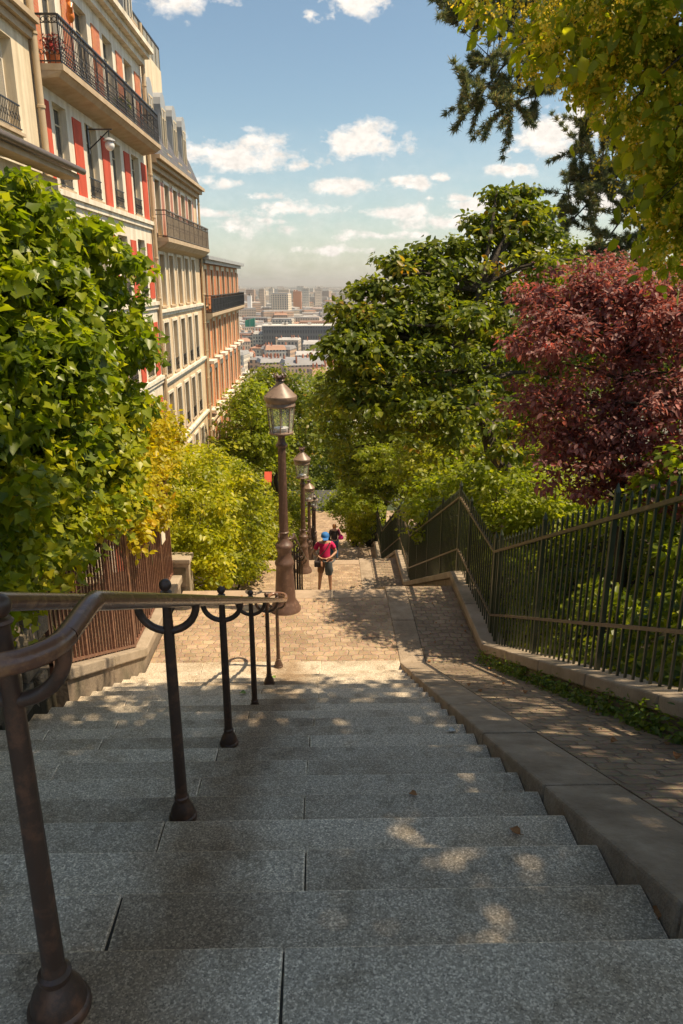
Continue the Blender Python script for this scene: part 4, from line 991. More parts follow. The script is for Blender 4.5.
shrub('garden_shrub', 'leafy shrub leaning in over the end of the right hand fence', (2.6, 41, prof(41)), [((2.2, 40.5, prof(40.5)+1.8), (1.1, 1.6, 1.6), 120), ((1.7, 44, prof(44)+2.2), (1.1, 1.4, 1.5), 90)], 'lf_lime', 123, .13, 36, tmpl=T_FAR, rs=(.2,.45), shell=.5)
shrub('flowering_shrub', 'dark shrub with yellow flowers between the first two lamp posts', (-1.9, 22.8, prof(22.8)), [((-1.75, 22.6, prof(22.8)+1.3), (.55,.6,.9), 50)], 'lf_yellow', 23, .08, 40, tmpl=T_LEAF, rs=(.12,.3), shell=.5, tone=-.2)
shrub('hanging_shrub', 'small leafy shrub leaning over the right of the stairs beyond the woman', (2.2, 32.5, prof(32.5)), [((1.75, 32.2, prof(32.5)+1.5), (.7,.7,.8), 60), ((1.4, 31.9, prof(32)+.9), (.5,.5,.6), 36)], 'lf_bush', 24, .10, 40, tmpl=T_LEAF, rs=(.15,.3), shell=.5)
shrub('garden_shrub', 'pale green feathery shrub over the far fence on the right', (4.2, 23.5, prof(23)+.5), [E_(428, 468, 25, 1.4, 1.5, 1.2, 120), E_(390, 462, 30, 1.3, 1.3, 1.1, 90), E_(450, 492, 24, 1.2, 1.3, .9, 90), E_(372, 478, 36, 1.4, 1.3, 1.1, 70), E_(440,440,26,1.2,1.2,.8,60)], 'lf_lime', 25, .12, 36, tmpl=T_FAR, rs=(.2,.42), shell=.5, squash=.35)
shrub('garden_shrub', 'yellow green shrub just behind the fence beside the first landing', (3.4, 12.6, prof(12.6)+.3), [E_(535, 500, 12.8, .85, .8, .55, 80), E_(505, 515, 13.2, .55, .6, .4, 46), E_(575, 512, 12, .8, .8, .4, 50)], 'lf_lime', 26, .09, 36, tmpl=T_LEAF, rs=(.14,.3), shell=.5)
shrub('garden_shrub', 'low green shrub behind the second slope of the fence', (4.0, 17.2, prof(17)+.4), [E_(455, 510, 18, 1.3, 1.4, .9, 100), E_(480, 480, 19, 1.2, 1.2, .9, 80), E_(520,470,18,1.2,1.2,.9,70)], 'lf_lime', 27, .11, 34, tmpl=T_FAR, rs=(.2,.4), shell=.5, tone=-.1)
shrub('garden_shrub', 'bright bush glowing between the trunks behind the fence', (6.5, 22, prof(22)+1), [E_(470, 455, 23, 2.0, 1.6, 1.3, 130), E_(560, 455, 21, 2.0, 1.6, 1.5, 120)], 'lf_lime', 28, .13, 34, tmpl=T_FAR, rs=(.25,.5), shell=.5, tone=.2)

# big broadleaf tree behind the fence
tb = P(505, 540, 14.2); tb.z = ground_z(tb.x, tb.y)
tree('maple_tree', 'large broadleaf green tree behind the fence, tallest on the right of the view', 'tree', tb, [P(500, 470, 14.2), P(480, 410, 14.3), P(465, 350, 14.5), P(480, 290, 14.7)],
     [E_(445, 350, 14.56, 1.7, 1.8, 1.2, 105), E_(395, 334, 14.56, .95, 1.0, .6, 40), E_(365, 345, 14.20, .75, .9, .5, 34), E_(430, 306, 14.83, 1.0, 1.0, .55, 40), E_(485, 296, 15.02, 1.2, 1.2, .7, 52),
      E_(512, 213, 15.29, .5, .6, .35, 15), E_(498, 240, 15.29, .6, .7, .35, 18), E_(535, 223, 15.47, .55, .6, .5, 20), E_(445, 266, 14.92,.42,.5,.22,11), E_(408, 268, 14.83,.38,.5,.22,9), E_(385, 288, 14.74,.4,.5,.2,9), E_(362, 316, 14.56,.42,.5,.25,11), E_(425, 284, 14.83,.5,.5,.2,11), E_(465, 251, 15.11,.4,.5,.25,10), E_(350, 334, 14.38,.3,.4,.2,7), E_(550, 253, 15.47,.6,.6,.5,24),
      E_(540, 308, 15.47, 1.5, 1.6, 1.4, 80), E_(460, 415, 14.11, 1.6, 1.7, .7, 76), E_(385, 400, 14.20, 1.1, 1.2, .6, 44), E_(560, 400, 15.47, 1.5, 1.5, 1.2, 56), E_(350, 385, 14.56, .6, .8, .4, 22), E_(345, 350, 14.56, .4, .6, .3, 11), E_(341, 312,14.5,.22,.3,.16,5), E_(360, 292,14.6,.2,.3,.14,5), E_(384, 266,14.8,.2,.3,.16,5), E_(402, 259,14.8,.2,.3,.14,4), E_(424, 252,15,.24,.3,.16,6), E_(452, 242,15,.22,.3,.14,5), E_(476, 224,15.2,.24,.3,.16,6), E_(497, 198,15.4,.26,.3,.2,7), E_(520, 192,15.5,.3,.3,.2,8), E_(333, 341,14.4,.2,.3,.16,5)],
     'lf_maple', 31, .125, 46, r0=.17, nl=80, tmpl=T_LEAF, rs=(.18,.38), shell=.25, squash=.45)
# its neighbour further down the slope
tb = P(432, 520, 34); tb.z = ground_z(tb.x, tb.y)
tree('maple_tree', 'green tree with a forked trunk between the lamps and the large tree', 'tree', tb, [P(428, 470, 34), P(412, 440, 34), P(400, 410, 34.3)],
     [E_(365, 430, 35, 2.6, 2.6, 1.9, 130), E_(400, 390, 35, 3.2, 2.8, 2.2, 150), E_(345, 395, 36, 2.0, 2.0, 1.8, 90), E_(445,430,34,2.4,2.4,2.0,110), E_(375,470,34,1.8,1.8,1.0,60)], 'lf_dark', 33, .19, 34, r0=.2, nl=40, tmpl=T_FAR, rs=(.35,.75), shell=.4, squash=.5, tone=.1)
# trees at the foot of the stairs and in the street
def street_tree(label, px, pyc, d, rx, rz, seed, mat, n=150, leaf=.2):
    c = P(px, pyc, d); gz = ground_z(c.x, c.y); base = Vector((c.x, c.y, gz))
    tree('street_tree', label, 'tree', base, [base.lerp(c, .4), base.lerp(c, .75), c], [(tuple(c), (rx, rx, rz), n), ((c.x-rx*.5, c.y-.5, c.z-rz*.55), (rx*.7, rx*.7, rz*.6), n//2), ((c.x+rx*.5, c.y+.5, c.z-rz*.4), (rx*.7, rx*.7, rz*.6), n//2), ((c.x+rx*.1, c.y, c.z+rz*.5), (rx*.6, rx*.6, rz*.55), n//3)],
         mat, seed, leaf, 34, group='trees around the foot of the stairs', r0=.2, nl=20, tmpl=T_FAR, rs=(.4,.85), shell=.45, squash=.5)
street_tree('yellow green tree in front of the orange brick house', 252, 428, 42, 1.8, 2.6, 41, 'lf_lime', 120)
street_tree('round topped tree directly behind the head of the nearest lamp', 276, 414, 47, 2.8, 3.0, 42, 'lf_maple', 170)
street_tree('tree right of the nearest lamp head, its top just below the city roofs', 322, 420, 72, 4.6, 4.8, 43, 'lf_lime', 170)
street_tree('low dark tree at the end of the stairs beside the farthest lamp', 312, 478, 74, 4.4, 3.6, 44, 'lf_dark', 150)
street_tree('low tree behind the second lamp at the street corner', 272, 480, 58, 3.2, 3.4, 45, 'lf_maple', 150)
street_tree('dark tree above the far road, right of the lamps', 350, 472, 73, 4.2, 3.4, 46, 'lf_dark', 150)
street_tree('tree filling the gap beside the fence at the street end', 385, 465, 46, 2.4, 2.6, 47, 'lf_lime', 120)
street_tree('small dark tree in front of the far road at the end of the view', 352, 500, 60, 1.9, 1.5, 49, 'lf_lime', 90)
street_tree('tree beyond the far road seen over the low dark tree', 300, 452, 80, 4.6, 4.4, 48, 'lf_dark', 140)
for (px, py, d, rx, rz, sd_, ml, lb) in ((545, 390, 27, 2.6, 2.8, 141, 'lf_dark', 'dark tree filling the gap between the large green tree and the purple tree'), (620, 330, 26, 2.6, 2.6, 142, 'lf_maple', 'green tree behind the purple tree, below the pine'), (690, 330, 24, 2.8, 2.6, 143, 'lf_dark', 'dark tree behind the purple tree at the right edge'),
        (435, 345, 31, 2.4, 2.2, 146, 'lf_dark', 'dark green tree showing through the middle of the large tree crown'), (490, 400, 36, 3.2, 3.2, 144, 'lf_lime', 'light green tree seen through the crown of the large tree'), (570, 300, 34, 3.0, 2.6, 145, 'lf_maple', 'green tree whose top shows between the large tree and the pine')):
    street_tree(lb, px, py, d, rx, rz, sd_, ml, 130, .17)
# copper tree
tb = P(625, 560, 10); tb.z = ground_z(tb.x, tb.y)
tree('copper_tree', 'purple red leaved tree behind the fence on the right', 'tree', tb, [P(620, 500, 10), P(612, 430, 10), P(625, 360, 10)],
     [E_(615, 340, 10, 1.15, 1.1, .85, 120), E_(600, 430, 9.8, .95, 1.0, .75, 90), E_(668, 320, 9.6, .9, 1.0, .6, 70), E_(575, 300, 10.3, .5, .6, .4, 30), E_(665, 420, 9.4, 1.1, 1.1, 1.0, 110), E_(548, 320, 10.4, .4, .45, .3, 18), E_(720, 390, 9.6, 1.2, 1.1, 1.2, 90), E_(690, 300, 9.6, .8, .8, .5, 50), E_(530, 345, 10.2, .45, .5, .3, 16), E_(540, 285, 10.4, .4, .5, .25, 13), E_(600, 268, 10.4, .5, .6, .22, 15), E_(528, 400, 10.3, .35, .5, .25, 11), E_(690, 470, 9.2, .9, .9, .5, 50), E_(545,395,10,.4,.5,.3,14), E_(630,288,10,.7,.7,.35,34), E_(560,430,10,.5,.6,.4,26), E_(590,475,10,.6,.6,.35,30)],
     'lf_copper', 51, .078, 42, r0=.075, nl=70, tmpl=T_LEAF, rs=(.12,.34), shell=.2, squash=.55, width=.8)
# linden canopy overhead
tb = Vector((6.2, 2.6, ground_z(6.2, 2.6)))
lin = [((.8, .6, 6.3), (1.2, 1.6, .5), 120), ((2.8, .8, 6.6), (1.6, 1.8, .6), 150), ((.9, 3.2, 6.4), (1.1, 1.6, .5), 90), ((1.6, 1.6, 6.2), (1.3, 1.6, .7), 130), ((1.5, 4.4, 6.1), (1.3, 1.6, .7), 110), ((3.6, 2.2, 6.6), (2.2, 2.4, .8), 160),
       ((3.6, 5.0, 6.4), (2.2, 2.0, .8), 130), ((1.8,-.6,6.4),(1.4,1.2,.7),90), ((5.6,4.6,6.2),(1.8,2.4,.9),110), ((4.3, 3.6, 5.4), (2.0, 2.4, 1.1), 120), ((2.6, 2.4, 5.9), (1.4, 1.8, .8), 80), ((4.3,.8,6.9),(2.0,2.0,.6),150), ((4.0,2.3,7.3),(2.2,2.4,.4),170), ((2.8,-1.0,6.6),(1.5,1.2,.5),80),
       ((5.5, 6.0, 5.4), (1.9, 2.0, 1.0), 80), ((3.6, 6.2, 5.2), (1.5, 1.2, .7), 50), ((4.8, .6, 5.6), (2.0, 1.6, 1.1), 80), ((6.5,3.0,5.5),(1.6,2.4,1.2),60)]
low = [E_(560, 20, 5.2, .5, .6, .28, 20), E_(610, 45, 5.0, .5, .5, .38, 26), E_(660, 80, 4.9, .4, .5, .5, 30), E_(668, 160, 4.9, .28, .4, .36, 22), E_(675, 215, 5.0, .22, .3, .28, 15), E_(500, 8, 5.4, .28, .4, .12, 6), E_(640, 125, 5.0, .25, .4, .28, 13), E_(650,20,4.9,.5,.5,.3,22),
       E_(600, 92, 5.2, .2, .3, .16, 5), E_(710,120,4.8,.4,.5,.8,30), E_(655,250,5.3,.12,.2,.08,4), E_(540,50,5.3,.22,.3,.12,5), E_(700,200,5.0,.3,.4,.5,20)]
lt = tree('linden_tree', 'overhanging linden with yellow blossom clusters filling the top right corner', 'tree', tb, [(6.1, 2.7, 1.8), (5.8, 3.0, 3.6), (5.0, 3.6, 5.0), (4.2, 4.0, 5.8)], lin, 'lf_linden', 61, .115, 26, r0=.22, nl=110, tmpl=T_LEAF, rs=(.14,.36), shell=.15, up=.45, droop=1.0, squash=.75, width=1.25)
o, bs_ = crown('drooping_boughs', low, M['lf_linden2'], None, 63, .088, 19, rs=(.12,.26), shell=.1, tmpl=T_LEAF, up=.35, droop=1.5, squash=.9, width=1.05)
o.parent = lt; o.location = -Vector(tb)
rng = np.random.default_rng(62); mbt = MB()
for k in rng.choice(len(bs_), 70, replace=False):
    e = Vector(bs_[k,:3]); st = e + Vector((.5+.5*rng.random(), -.5*rng.random(), .35+.4*rng.random())); mid = st.lerp(e, .5)+Vector((0,0,.12))
    mbt.tube([st, mid, e], [.010, .007, .003], 5)
o = mbt.build('twigs', M['bark'], lt); o.location = -Vector(tb)
# blossom: small hanging sprays of round pale flowers
ns = 1250; ii = rng.integers(0, len(bs_), ns); d = rng.normal(size=(ns,3)); d /= np.linalg.norm(d, axis=1, keepdims=True)
cen = bs_[ii,:3] + d*bs_[ii,3:4]*rng.uniform(.5,1.1,(ns,1)); n = ns*16; idx = np.repeat(np.arange(ns), 16); d = rng.normal(size=(n,3))
pos = cen[idx]+d*np.array([.022,.022,.03]); d[:,2] += .3
bo = scatter('blossom', pos - np.array(tb)[None], d, rng.normal(size=(n,3)), np.full(n, .020), M['lf_flower'], lt, T_FAR, rng.random(n), 1.3)

# pine ---------------------------------------------------------------
def pine():
    base = Vector((12.0, 22.5, 0)); base.z = ground_z(12.0, 22.5)
    t = thing('pine_tree', 'dark pine with drooping boughs and needle tufts against the sky', 'tree', (0,0,0))
    rng = np.random.default_rng(71)
    top = Vector((11.4, 22.0, 15.5))
    tr = MB(); pts = [base, base.lerp(top, .35)+Vector((.2,0,0)), base.lerp(top, .7), top]; tr.tube(pts, [.36, .3, .22, .12], 10); tr.build('trunk', M['bark'], t, smooth=True)
    boughs = [([P(700, 20, 20.10), P(600, 20, 19.44), P(520, 45, 18.80), P(462, 118, 18.14)], 34), ([P(700, 0, 20.10), P(560, -10, 19.44), P(490, 0, 18.80), P(452, 25, 18.53)], 30), ([P(690, 40, 20.10), P(620, 55, 19.70), P(560, 85, 19.18), P(490, 112, 18.80)], 26),
              ([P(700, 30, 20.10), P(580, 20, 19.44), P(520, 30, 18.93), P(460, 82, 18.66)], 26), ([P(560, 10, 19.44), P(520, 5, 19.06), P(480, 10, 18.80), P(445, 5, 18.66)], 20),
              ([P(720, 130, 22.03), P(650, 150, 22.03), P(600, 190, 21.78), P(545, 250, 21.39)], 34), ([P(720, 100, 22.03), P(655, 105, 22.03), P(610, 135, 21.78), P(585, 200, 21.52)], 30), ([P(710, 150, 22.03), P(660, 180, 22.03), P(625, 215, 21.78), P(590, 262, 21.39)], 34),
              ([P(710, 110, 22.03), P(640, 118, 22.03), P(600, 118, 22.03), P(578, 150, 22.03)], 26), ([P(700, 180, 22.29), P(660, 210, 22.03), P(640, 240, 22.03), P(620, 275, 21.78)], 24), ([P(640, 165, 22.03), P(600, 175, 22.03), P(570, 185, 22.03), P(562, 225, 22.03)], 22)]
    bm_ = MB(); tufts = []
    for path, nt_ in boughs:
        path = [Vector(p) for p in path]
        q0 = min(pts[2:], key=lambda q: (q-path[0]).length)
        full = [Vector(p) for p in path]
        bm_.tube([q0]+full, [.07, .06, .045, .03, .012], 7)
        for k in range(int(nt_*1.8)):
            a = rng.uniform(.15, 1.0)*(len(full)-1); i = min(int(a), len(full)-2); p = full[i].lerp(full[i+1], a-i)
            e = p + Vector(rng.normal(size=3))*.62*(.5+.5*rng.random()); e.z += .05
            bm_.tube([p, p.lerp(e, .5)+Vector((0,0,-.03)), e], [.014, .009, .005], 5)
            for w_ in range(5): tufts.append((p.lerp(e, .35+.17*w_), (e-p).normalized()))
    bm_.build('limbs', M['bark'], t, smooth=True)
    per = 70; n = len(tufts)*per; idx = np.repeat(np.arange(len(tufts)), per)
    c = np.array([tuple(a) for a, _ in tufts])[idx]; ax = np.array([tuple(b) for _, b in tufts])[idx]
    tip = ax*.85 + rng.normal(size=(n,3))*.55; nr = rng.normal(size=(n,3))
    scatter('needles', c+rng.normal(size=(n,3))*.03, nr, tip, rng.uniform(.10,.21,n), M['lf_pine'], t, T_NEED, rng.random(n)*.7+.3*rng.random(len(tufts))[idx], .15)
    t.location = base
    for ch in t.children: ch.location = ch.location-base
pine()

# ground ivy behind the fence
def ground_cover():
    rng = np.random.default_rng(81); n = 60000
    x = 2.45 + 6.5*rng.random(n)**1.3; y = 1.5+ 17*rng.random(n)**1.1
    p = np.interp(y, [a for a, _ in RK], [b for _, b in RK])
    z = p + .16 + .30*np.minimum(x-2.3, 14)
    mound = .22*np.sin(x*2.3+1)*np.sin(y*1.9) + .18*np.sin(x*5+y*3.1)*np.sin(y*4.3)
    z = z + (.05 + np.abs(mound)*1.6 + rng.random(n)*.16)*np.minimum(1, (x-2.4)/.35)
    pos = np.stack([x, y, z], 1); nr = rng.normal(size=(n,3))*.5; nr[:,2] += .8; nr[:,0] -= .5; nr[:,1] -= .2
    tip = rng.normal(size=(n,3)); tip[:,2] -= .6
    o = scatter('ground_ivy', pos, nr, tip, rng.uniform(.05,.10,n), M['lf_cover'], None, T_IVY, rng.random(n))
    tag(o, 'dark ivy covering the sloping garden ground behind the green fence', 'ground cover', kind='stuff')
ground_cover()
# taller undergrowth
shrub('undergrowth_shrub', 'dark leafy undergrowth below the purple tree', (5.0, 8.2, ground_z(5.0, 8.2)), [((4.6, 8.0, -.9), (1.2, 1.4, .8), 90), ((6.0, 6.8, -.2), (1.2, 1.3, .9), 70), ((5.6, 10.0, -1.0), (1.4, 1.3, 1.0), 80)], 'lf_cover', 29, .10, 36, tmpl=T_IVY, rs=(.16,.34), shell=.4)
shrub('undergrowth_shrub', 'dark leafy undergrowth at the right edge behind the large fence', (5.2, 4.6, ground_z(5.2, 4.6)), [((4.9, 5.0, .3), (1.0, 1.1, .8), 70), ((6.2, 3.8, .9), (1.2, 1.2, .9), 70)], 'lf_cover', 30, .10, 36, tmpl=T_IVY, rs=(.16,.34), shell=.4)

# weeds at the foot of the right wall
rngw = np.random.default_rng(91)
wd = [(3.75,.2), (4.15,.16), (4.5,.19), (4.9,.16), (5.4,.15), (5.9,.16), (6.3,.16), (7.1,.17), (7.55,.17), (4.02, .19), (4.35, .15), (4.75, .17), (5.2, .10), (5.7, .12), (6.15, .13), (6.55, .12), (6.95, .14), (7.35, .15), (7.8, .16), (8.15, .17), (8.5, .18), (8.85, .15)]
for k, (y, s) in enumerate(wd):
    n = 130; d = rngw.normal(size=(n,3)); d /= np.linalg.norm(d, axis=1, keepdims=True); d[:,2] = np.abs(d[:,2])
    pos = d*rngw.random((n,1))**.6*np.array([.5, 1.15, 1.0])*s*1.15
    nr = d+rngw.normal(size=(n,3))*.5; nr[:,2] += .5
    o = scatter('weed', pos, nr, d+rngw.normal(size=(n,3))*.4, rngw.uniform(.025,.055,n), M['lf_weed'], None, T_LEAF, rngw.random(n))
    o.location = (2.13, y, prof(y)-.01); tag(o, 'small green weed tuft at the foot of the wall under the large fence', 'weed', 'weeds along the wall foot')
# leaves and litter on the steps
def litter(name, label, cat, px, py, zoff, size, mat, seed):
    rng = random.Random(seed); d = (P(px, py, 1)-Vector((0,0,1.7))); q = 0.5
    while q < 20:
        p = Vector((0,0,1.7))+d*q; zf = floor_z(p.y) if p.x < XR else prof(p.y)
        if p.z <= zf: break
        q += .005
    t = thing(name, label, cat, (p.x, p.y, zf+.004), rz=rng.uniform(0, 6))
    m = MB(); s = size
    o = [(0,0),(.35,.2),(.45,.55),(.12,.8),(0,1),(-.2,.75),(-.42,.5),(-.3,.15)]
    k = len(m.v); m.v += [(a*s, b*s, .004+abs(a)*s*.35+.1*s*math.sin(b*3)) for a, b in o]; m.v += [(a*s, b*s, .002+abs(a)*s*.35+.1*s*math.sin(b*3)) for a, b in o]
    m.face(list(range(8))); m.face(list(range(8, 16))[::-1])
    for i in range(8): m.face([i, 8+i, 8+(i+1) % 8, (i+1) % 8])
    ob = m.build('blade', mat, t)
    m = MB(); m.tube([(0,0,.005), (0,-.3*s,.008)], .0015, 5); m.build('stalk', mat, t)
dry = paint('dry leaf', (.30, .13, .04), .7, 0, .2, 60); pale = paint('paper scrap', (.6, .6, .58), .8, 0, .05, 60); grn = paint('fallen green leaf', (.16, .24, .04), .5, 0, .2, 60)
litter('fallen_leaf', 'dry brown leaf lying on a grey step right of the middle', 'leaf', 520, 836, 0, .05, dry, 1)
litter('fallen_leaf', 'dry orange brown leaf at the right end of a step near the kerb', 'leaf', 658, 920, 0, .05, dry, 2)
litter('fallen_leaf', 'small brown leaf on the steps above the centre', 'leaf', 417, 796, 0, .04, dry, 3)
litter('fallen_leaf', 'green leaf beside the second last handrail post', 'leaf', 246, 694, 0, .07, grn, 4)
litter('fallen_leaf', 'green leaf at the foot of the last handrail posts', 'leaf', 272, 677, 0, .08, grn, 5)
litter('paper_scrap', 'white scrap of paper near the right end of the steps', 'litter', 448, 732, 0, .06, pale, 6)

first = None; lr = random.Random(17)
for k in range(34):
    y = lr.uniform(8.9, 11.4) if k < 16 else lr.uniform(3.2, 8.8); x = lr.choice([lr.uniform(-2.35, .9), lr.uniform(1.42, 2.15), lr.uniform(1.7, 2.15)]) if k >= 16 else lr.uniform(-2.35, 2.1)
    if x > .98 and x < 1.42: x += .45
    if first is None:
        first = thing('dry_leaf', 'small curled dry leaf, one of many scattered over the landing and ramp', 'leaf', (x, y, 0), 'dry leaves scattered on the landing and ramp')
        m = MB(); o_ = [(0,0),(.35,.2),(.45,.55),(.12,.8),(0,1),(-.2,.75),(-.42,.5),(-.3,.15)]; s_ = .045
        m.v += [(a*s_, b*s_, .004+abs(a)*s_*.6+.2*s_*math.sin(b*3)) for a, b in o_] + [(a*s_, b*s_, .002+abs(a)*s_*.6+.2*s_*math.sin(b*3)) for a, b in o_]
        m.face(list(range(8))); m.face(list(range(8, 16))[::-1])
        for i in range(8): m.face([i, 8+i, 8+(i+1) % 8, (i+1) % 8])
        m.build('blade', dry, first); o = first
    else: o = copy_tree(first)
    o.location = (x, y, (floor_z(y) if x < XR else prof(y)+(0 if x < 1.375 else -.006))+.003); o.rotation_euler.z = lr.uniform(0, 6); o.scale = (lr.uniform(.6, 1.2),)*3
# ------------------------------------------------------------------ people
skin_m = paint('tanned skin', (.42, .22, .14), .5, 0, .06, 8, .05); skin_p = paint('fair skin', (.55, .33, .24), .5, 0, .06, 8, .05)
def skinned(name, joints, edges, mat, parent, root=0, sub=2):
    me = bpy.data.meshes.new(name); ks = list(joints.keys())
    me.from_pydata([joints[k][0] for k in ks], [(ks.index(a), ks.index(b)) for a, b in edges], []); me.update()
    o = bpy.data.objects.new(name, me); col.objects.link(o); o.parent = parent; me.materials.append(mat)
    sk = o.modifiers.new('skin', 'SKIN'); 
    layer = me.skin_vertices[0] if me.skin_vertices else None
    if layer is None:
        me.attributes  # legacy layer creation
    for i, k in enumerate(ks):
        r = joints[k][1]; r = (r, r) if not isinstance(r, tuple) else r
        me.skin_vertices[0].data[i].radius = r; me.skin_vertices[0].data[i].use_root = (i == root)
    sk.use_smooth_shade = True
    sb = o.modifiers.new('sub', 'SUBSURF'); sb.levels = sub; sb.render_levels = sub
    return o
def skin_obj(name, joints, edges, mat, parent, root=0, sub=2):
    "grow a tapered continuous surface round the joint graph with bmesh so that it needs no operator"
    me = bpy.data.meshes.new(name); ks = list(joints.keys())
    bm = bmesh.new(); lay = bm.verts.layers.skin.verify(); vs = []
    for i, k in enumerate(ks):
        v = bm.verts.new(joints[k][0]); r = joints[k][1]; v[lay].radius = r if isinstance(r, tuple) else (r, r); v[lay].use_root = (i == root); vs.append(v)
    for a, b in edges: bm.edges.new((vs[ks.index(a)], vs[ks.index(b)]))
    bm.to_mesh(me); bm.free(); me.materials.append(mat)
    o = bpy.data.objects.new(name, me); col.objects.link(o); o.parent = parent
    sk = o.modifiers.new('skin', 'SKIN'); sk.use_smooth_shade = True; sk.branch_smoothing = .6
    sb = o.modifiers.new('sub', 'SUBSURF'); sb.levels = sub; sb.render_levels = sub
    return o
def chain(*n): return list(zip(n, n[1:]))
def person(loc, rz, label, pose, skin, top, bottom, cap=None, hair=None, long_legs=True, shoe=None, sleeves=.5, H=1.70):
    t = thing('person', label, 'person', loc, rz=rz); s = H/1.72
    J = dict(pelvis=((0,0,.93),(.15,.11)), waist=((0,.0,1.08),(.135,.10)), chest=((0,.0,1.28),(.165,.115)), shb=((0,-.01,1.42),(.11,.08)), neck=((0,-.0,1.50),.055))
    hd = pose.get('head', (0, .03, 1.62)); J['jaw'] = ((hd[0], hd[1]*.8, hd[2]-.06), .062); J['head'] = ((hd[0], hd[1], hd[2]+.02),(.078,.095)); J['crown'] = ((hd[0], hd[1]-.01, hd[2]+.10), .06)
    for sd, sx in (('l', -1), ('r', 1)):
        a = pose['arm_'+sd]
        J['sh'+sd] = ((sx*.17, -.01, 1.41), .058); J['el'+sd] = (a[0], .042); J['wr'+sd] = (a[1], .028); J['pa'+sd] = (a[2], (.034,.02))
        fd = (Vector(a[2])-Vector(a[1])).normalized(); side = Vector((sx, 0, 0)); side = (side-fd*side.dot(fd)).normalized()
        for k, (off, ln) in enumerate(((-.028, .065), (-.010, .078), (.009, .072), (.026, .056))):
            b = Vector(a[2])+fd*.03+side*off; J['f%s%d' % (sd, k)] = (tuple(b+fd*ln*.5), .009); J['g%s%d' % (sd, k)] = (tuple(b+fd*ln+Vector((0,.01,-.012))), .007)
        b = Vector(a[1])+fd*.03-side*.045; J['th'+sd] = (tuple(b+fd*.03), .010)
        l = pose['leg_'+sd]
        J['hip'+sd] = ((sx*.095, 0, .86), .098); J['kn'+sd] = (l[0], .064); J['ca'+sd] = (tuple(Vector(l[0]).lerp(Vector(l[1]), .3)+Vector((0,-.012,0))), .055); J['an'+sd] = (l[1], .036); J['he'+sd] = ((l[1][0], l[1][1]-.03, .035), .034); J['to'+sd] = ((l[1][0]+sx*.02, l[1][1]+.16, .03), (.036,.022))
    E = chain('pelvis','waist','chest','shb','neck','jaw','head','crown')
    for sd in 'lr':
        E += chain('shb','sh'+sd,'el'+sd,'wr'+sd,'pa'+sd)+chain('pelvis','hip'+sd,'kn'+sd,'ca'+sd,'an'+sd,'he'+sd,'to'+sd)+[('wr'+sd,'th'+sd)]
        for k in range(4): E += chain('pa'+sd, 'f%s%d' % (sd, k), 'g%s%d' % (sd, k))
    for k in J: J[k] = (tuple(Vector(J[k][0])*s), J[k][1])
    skin_obj('body', J, E, skin, t)
    def sub(keys, edges, grow, nm, mat, move={}):
        d = {}
        for k in keys:
            p, r = move.get(k, J[k]); r = r if isinstance(r, tuple) else (r, r); d[k] = (p, (r[0]+grow, r[1]+grow))
        return skin_obj(nm, d, edges, mat, t)
    mid = {}
    for sd in 'lr':
        a, b = Vector(J['sh'+sd][0]), Vector(J['el'+sd][0]); 
        if sleeves < 1: mid['el'+sd] = (tuple(a.lerp(b, sleeves+.2)), .05)
    if sleeves < 1: sub(['pelvis','waist','chest','shb','shl','shr','ell','elr'], chain('pelvis','waist','chest','shb')+chain('shb','shl','ell')+chain('shb','shr','elr'), .022, 'shirt', top, mid)
    else: sub(['pelvis','waist','chest','shb','shl','shr','ell','elr','wrl','wrr'], chain('pelvis','waist','chest','shb')+chain('shb','shl','ell','wrl')+chain('shb','shr','elr','wrr'), .018, 'jacket', top)
    mv = {}
    ks = ['pelvis','hipl','hipr','knl','knr']; ed = chain('pelvis','hipl','knl')+chain('pelvis','hipr','knr')
    if long_legs:
        ks += ['cal','car','anl','anr']; ed += chain('knl','cal','anl')+chain('knr','car','anr')
    else:
        for sd in 'lr': mv['kn'+sd] = (tuple(Vector(J['hip'+sd][0]).lerp(Vector(J['kn'+sd][0]), .86)), .075)
    sub(ks, ed, .012 if long_legs else .02, 'trousers' if long_legs else 'shorts', bottom, mv)
    for sd in 'lr':
        a = Vector(J['he'+sd][0]); b = Vector(J['to'+sd][0]); skin_obj('shoe', {'a': (tuple(a+Vector((0,0,.012))), (.044,.045)), 'b': (tuple(a.lerp(b, .55)), (.044,.036)), 'c': (tuple(b), (.044,.03))}, chain('a','b','c'), shoe or M['black_iron'], t)
    hc = Vector(J['head'][0])
    m = MB(); 
    for sx in (-1, 1): m.ball(tuple(hc+Vector((sx*.032, .088, .005))), .012, 6)
    m.build('eyes', M['black_iron'], t)
    m = MB(); m.tube([tuple(hc+Vector((0, .09, .01))), tuple(hc+Vector((0, .115, -.03))), tuple(hc+Vector((0, .095, -.038)))], [.008, .014, .010], 8); m.build('nose', skin, t, smooth=True)
    m = MB(); m.tube([tuple(hc+Vector((-.025, .09, -.065))), tuple(hc+Vector((0, .098, -.066))), tuple(hc+Vector((.025, .09, -.065)))], .006, 6); m.build('mouth', M['terracotta'], t, smooth=True)
    return t, hc, J
pink = paint('pink shirt cloth', (.62, .012, .11), .8, 0, .12, 12); grey = paint('grey cloth', (.09, .10, .11), .85, 0, .2, 12); tan = paint('tan shorts cloth', (.27, .13, .07), .85, 0, .1, 12)
blue = paint('blue cap cloth', (.03, .16, .45), .75, 0, .1, 20); dark = paint('dark top cloth', (.035, .028, .03), .85, 0, .15, 12); jean = paint('blue denim', (.05, .10, .17), .85, 0, .2, 14)
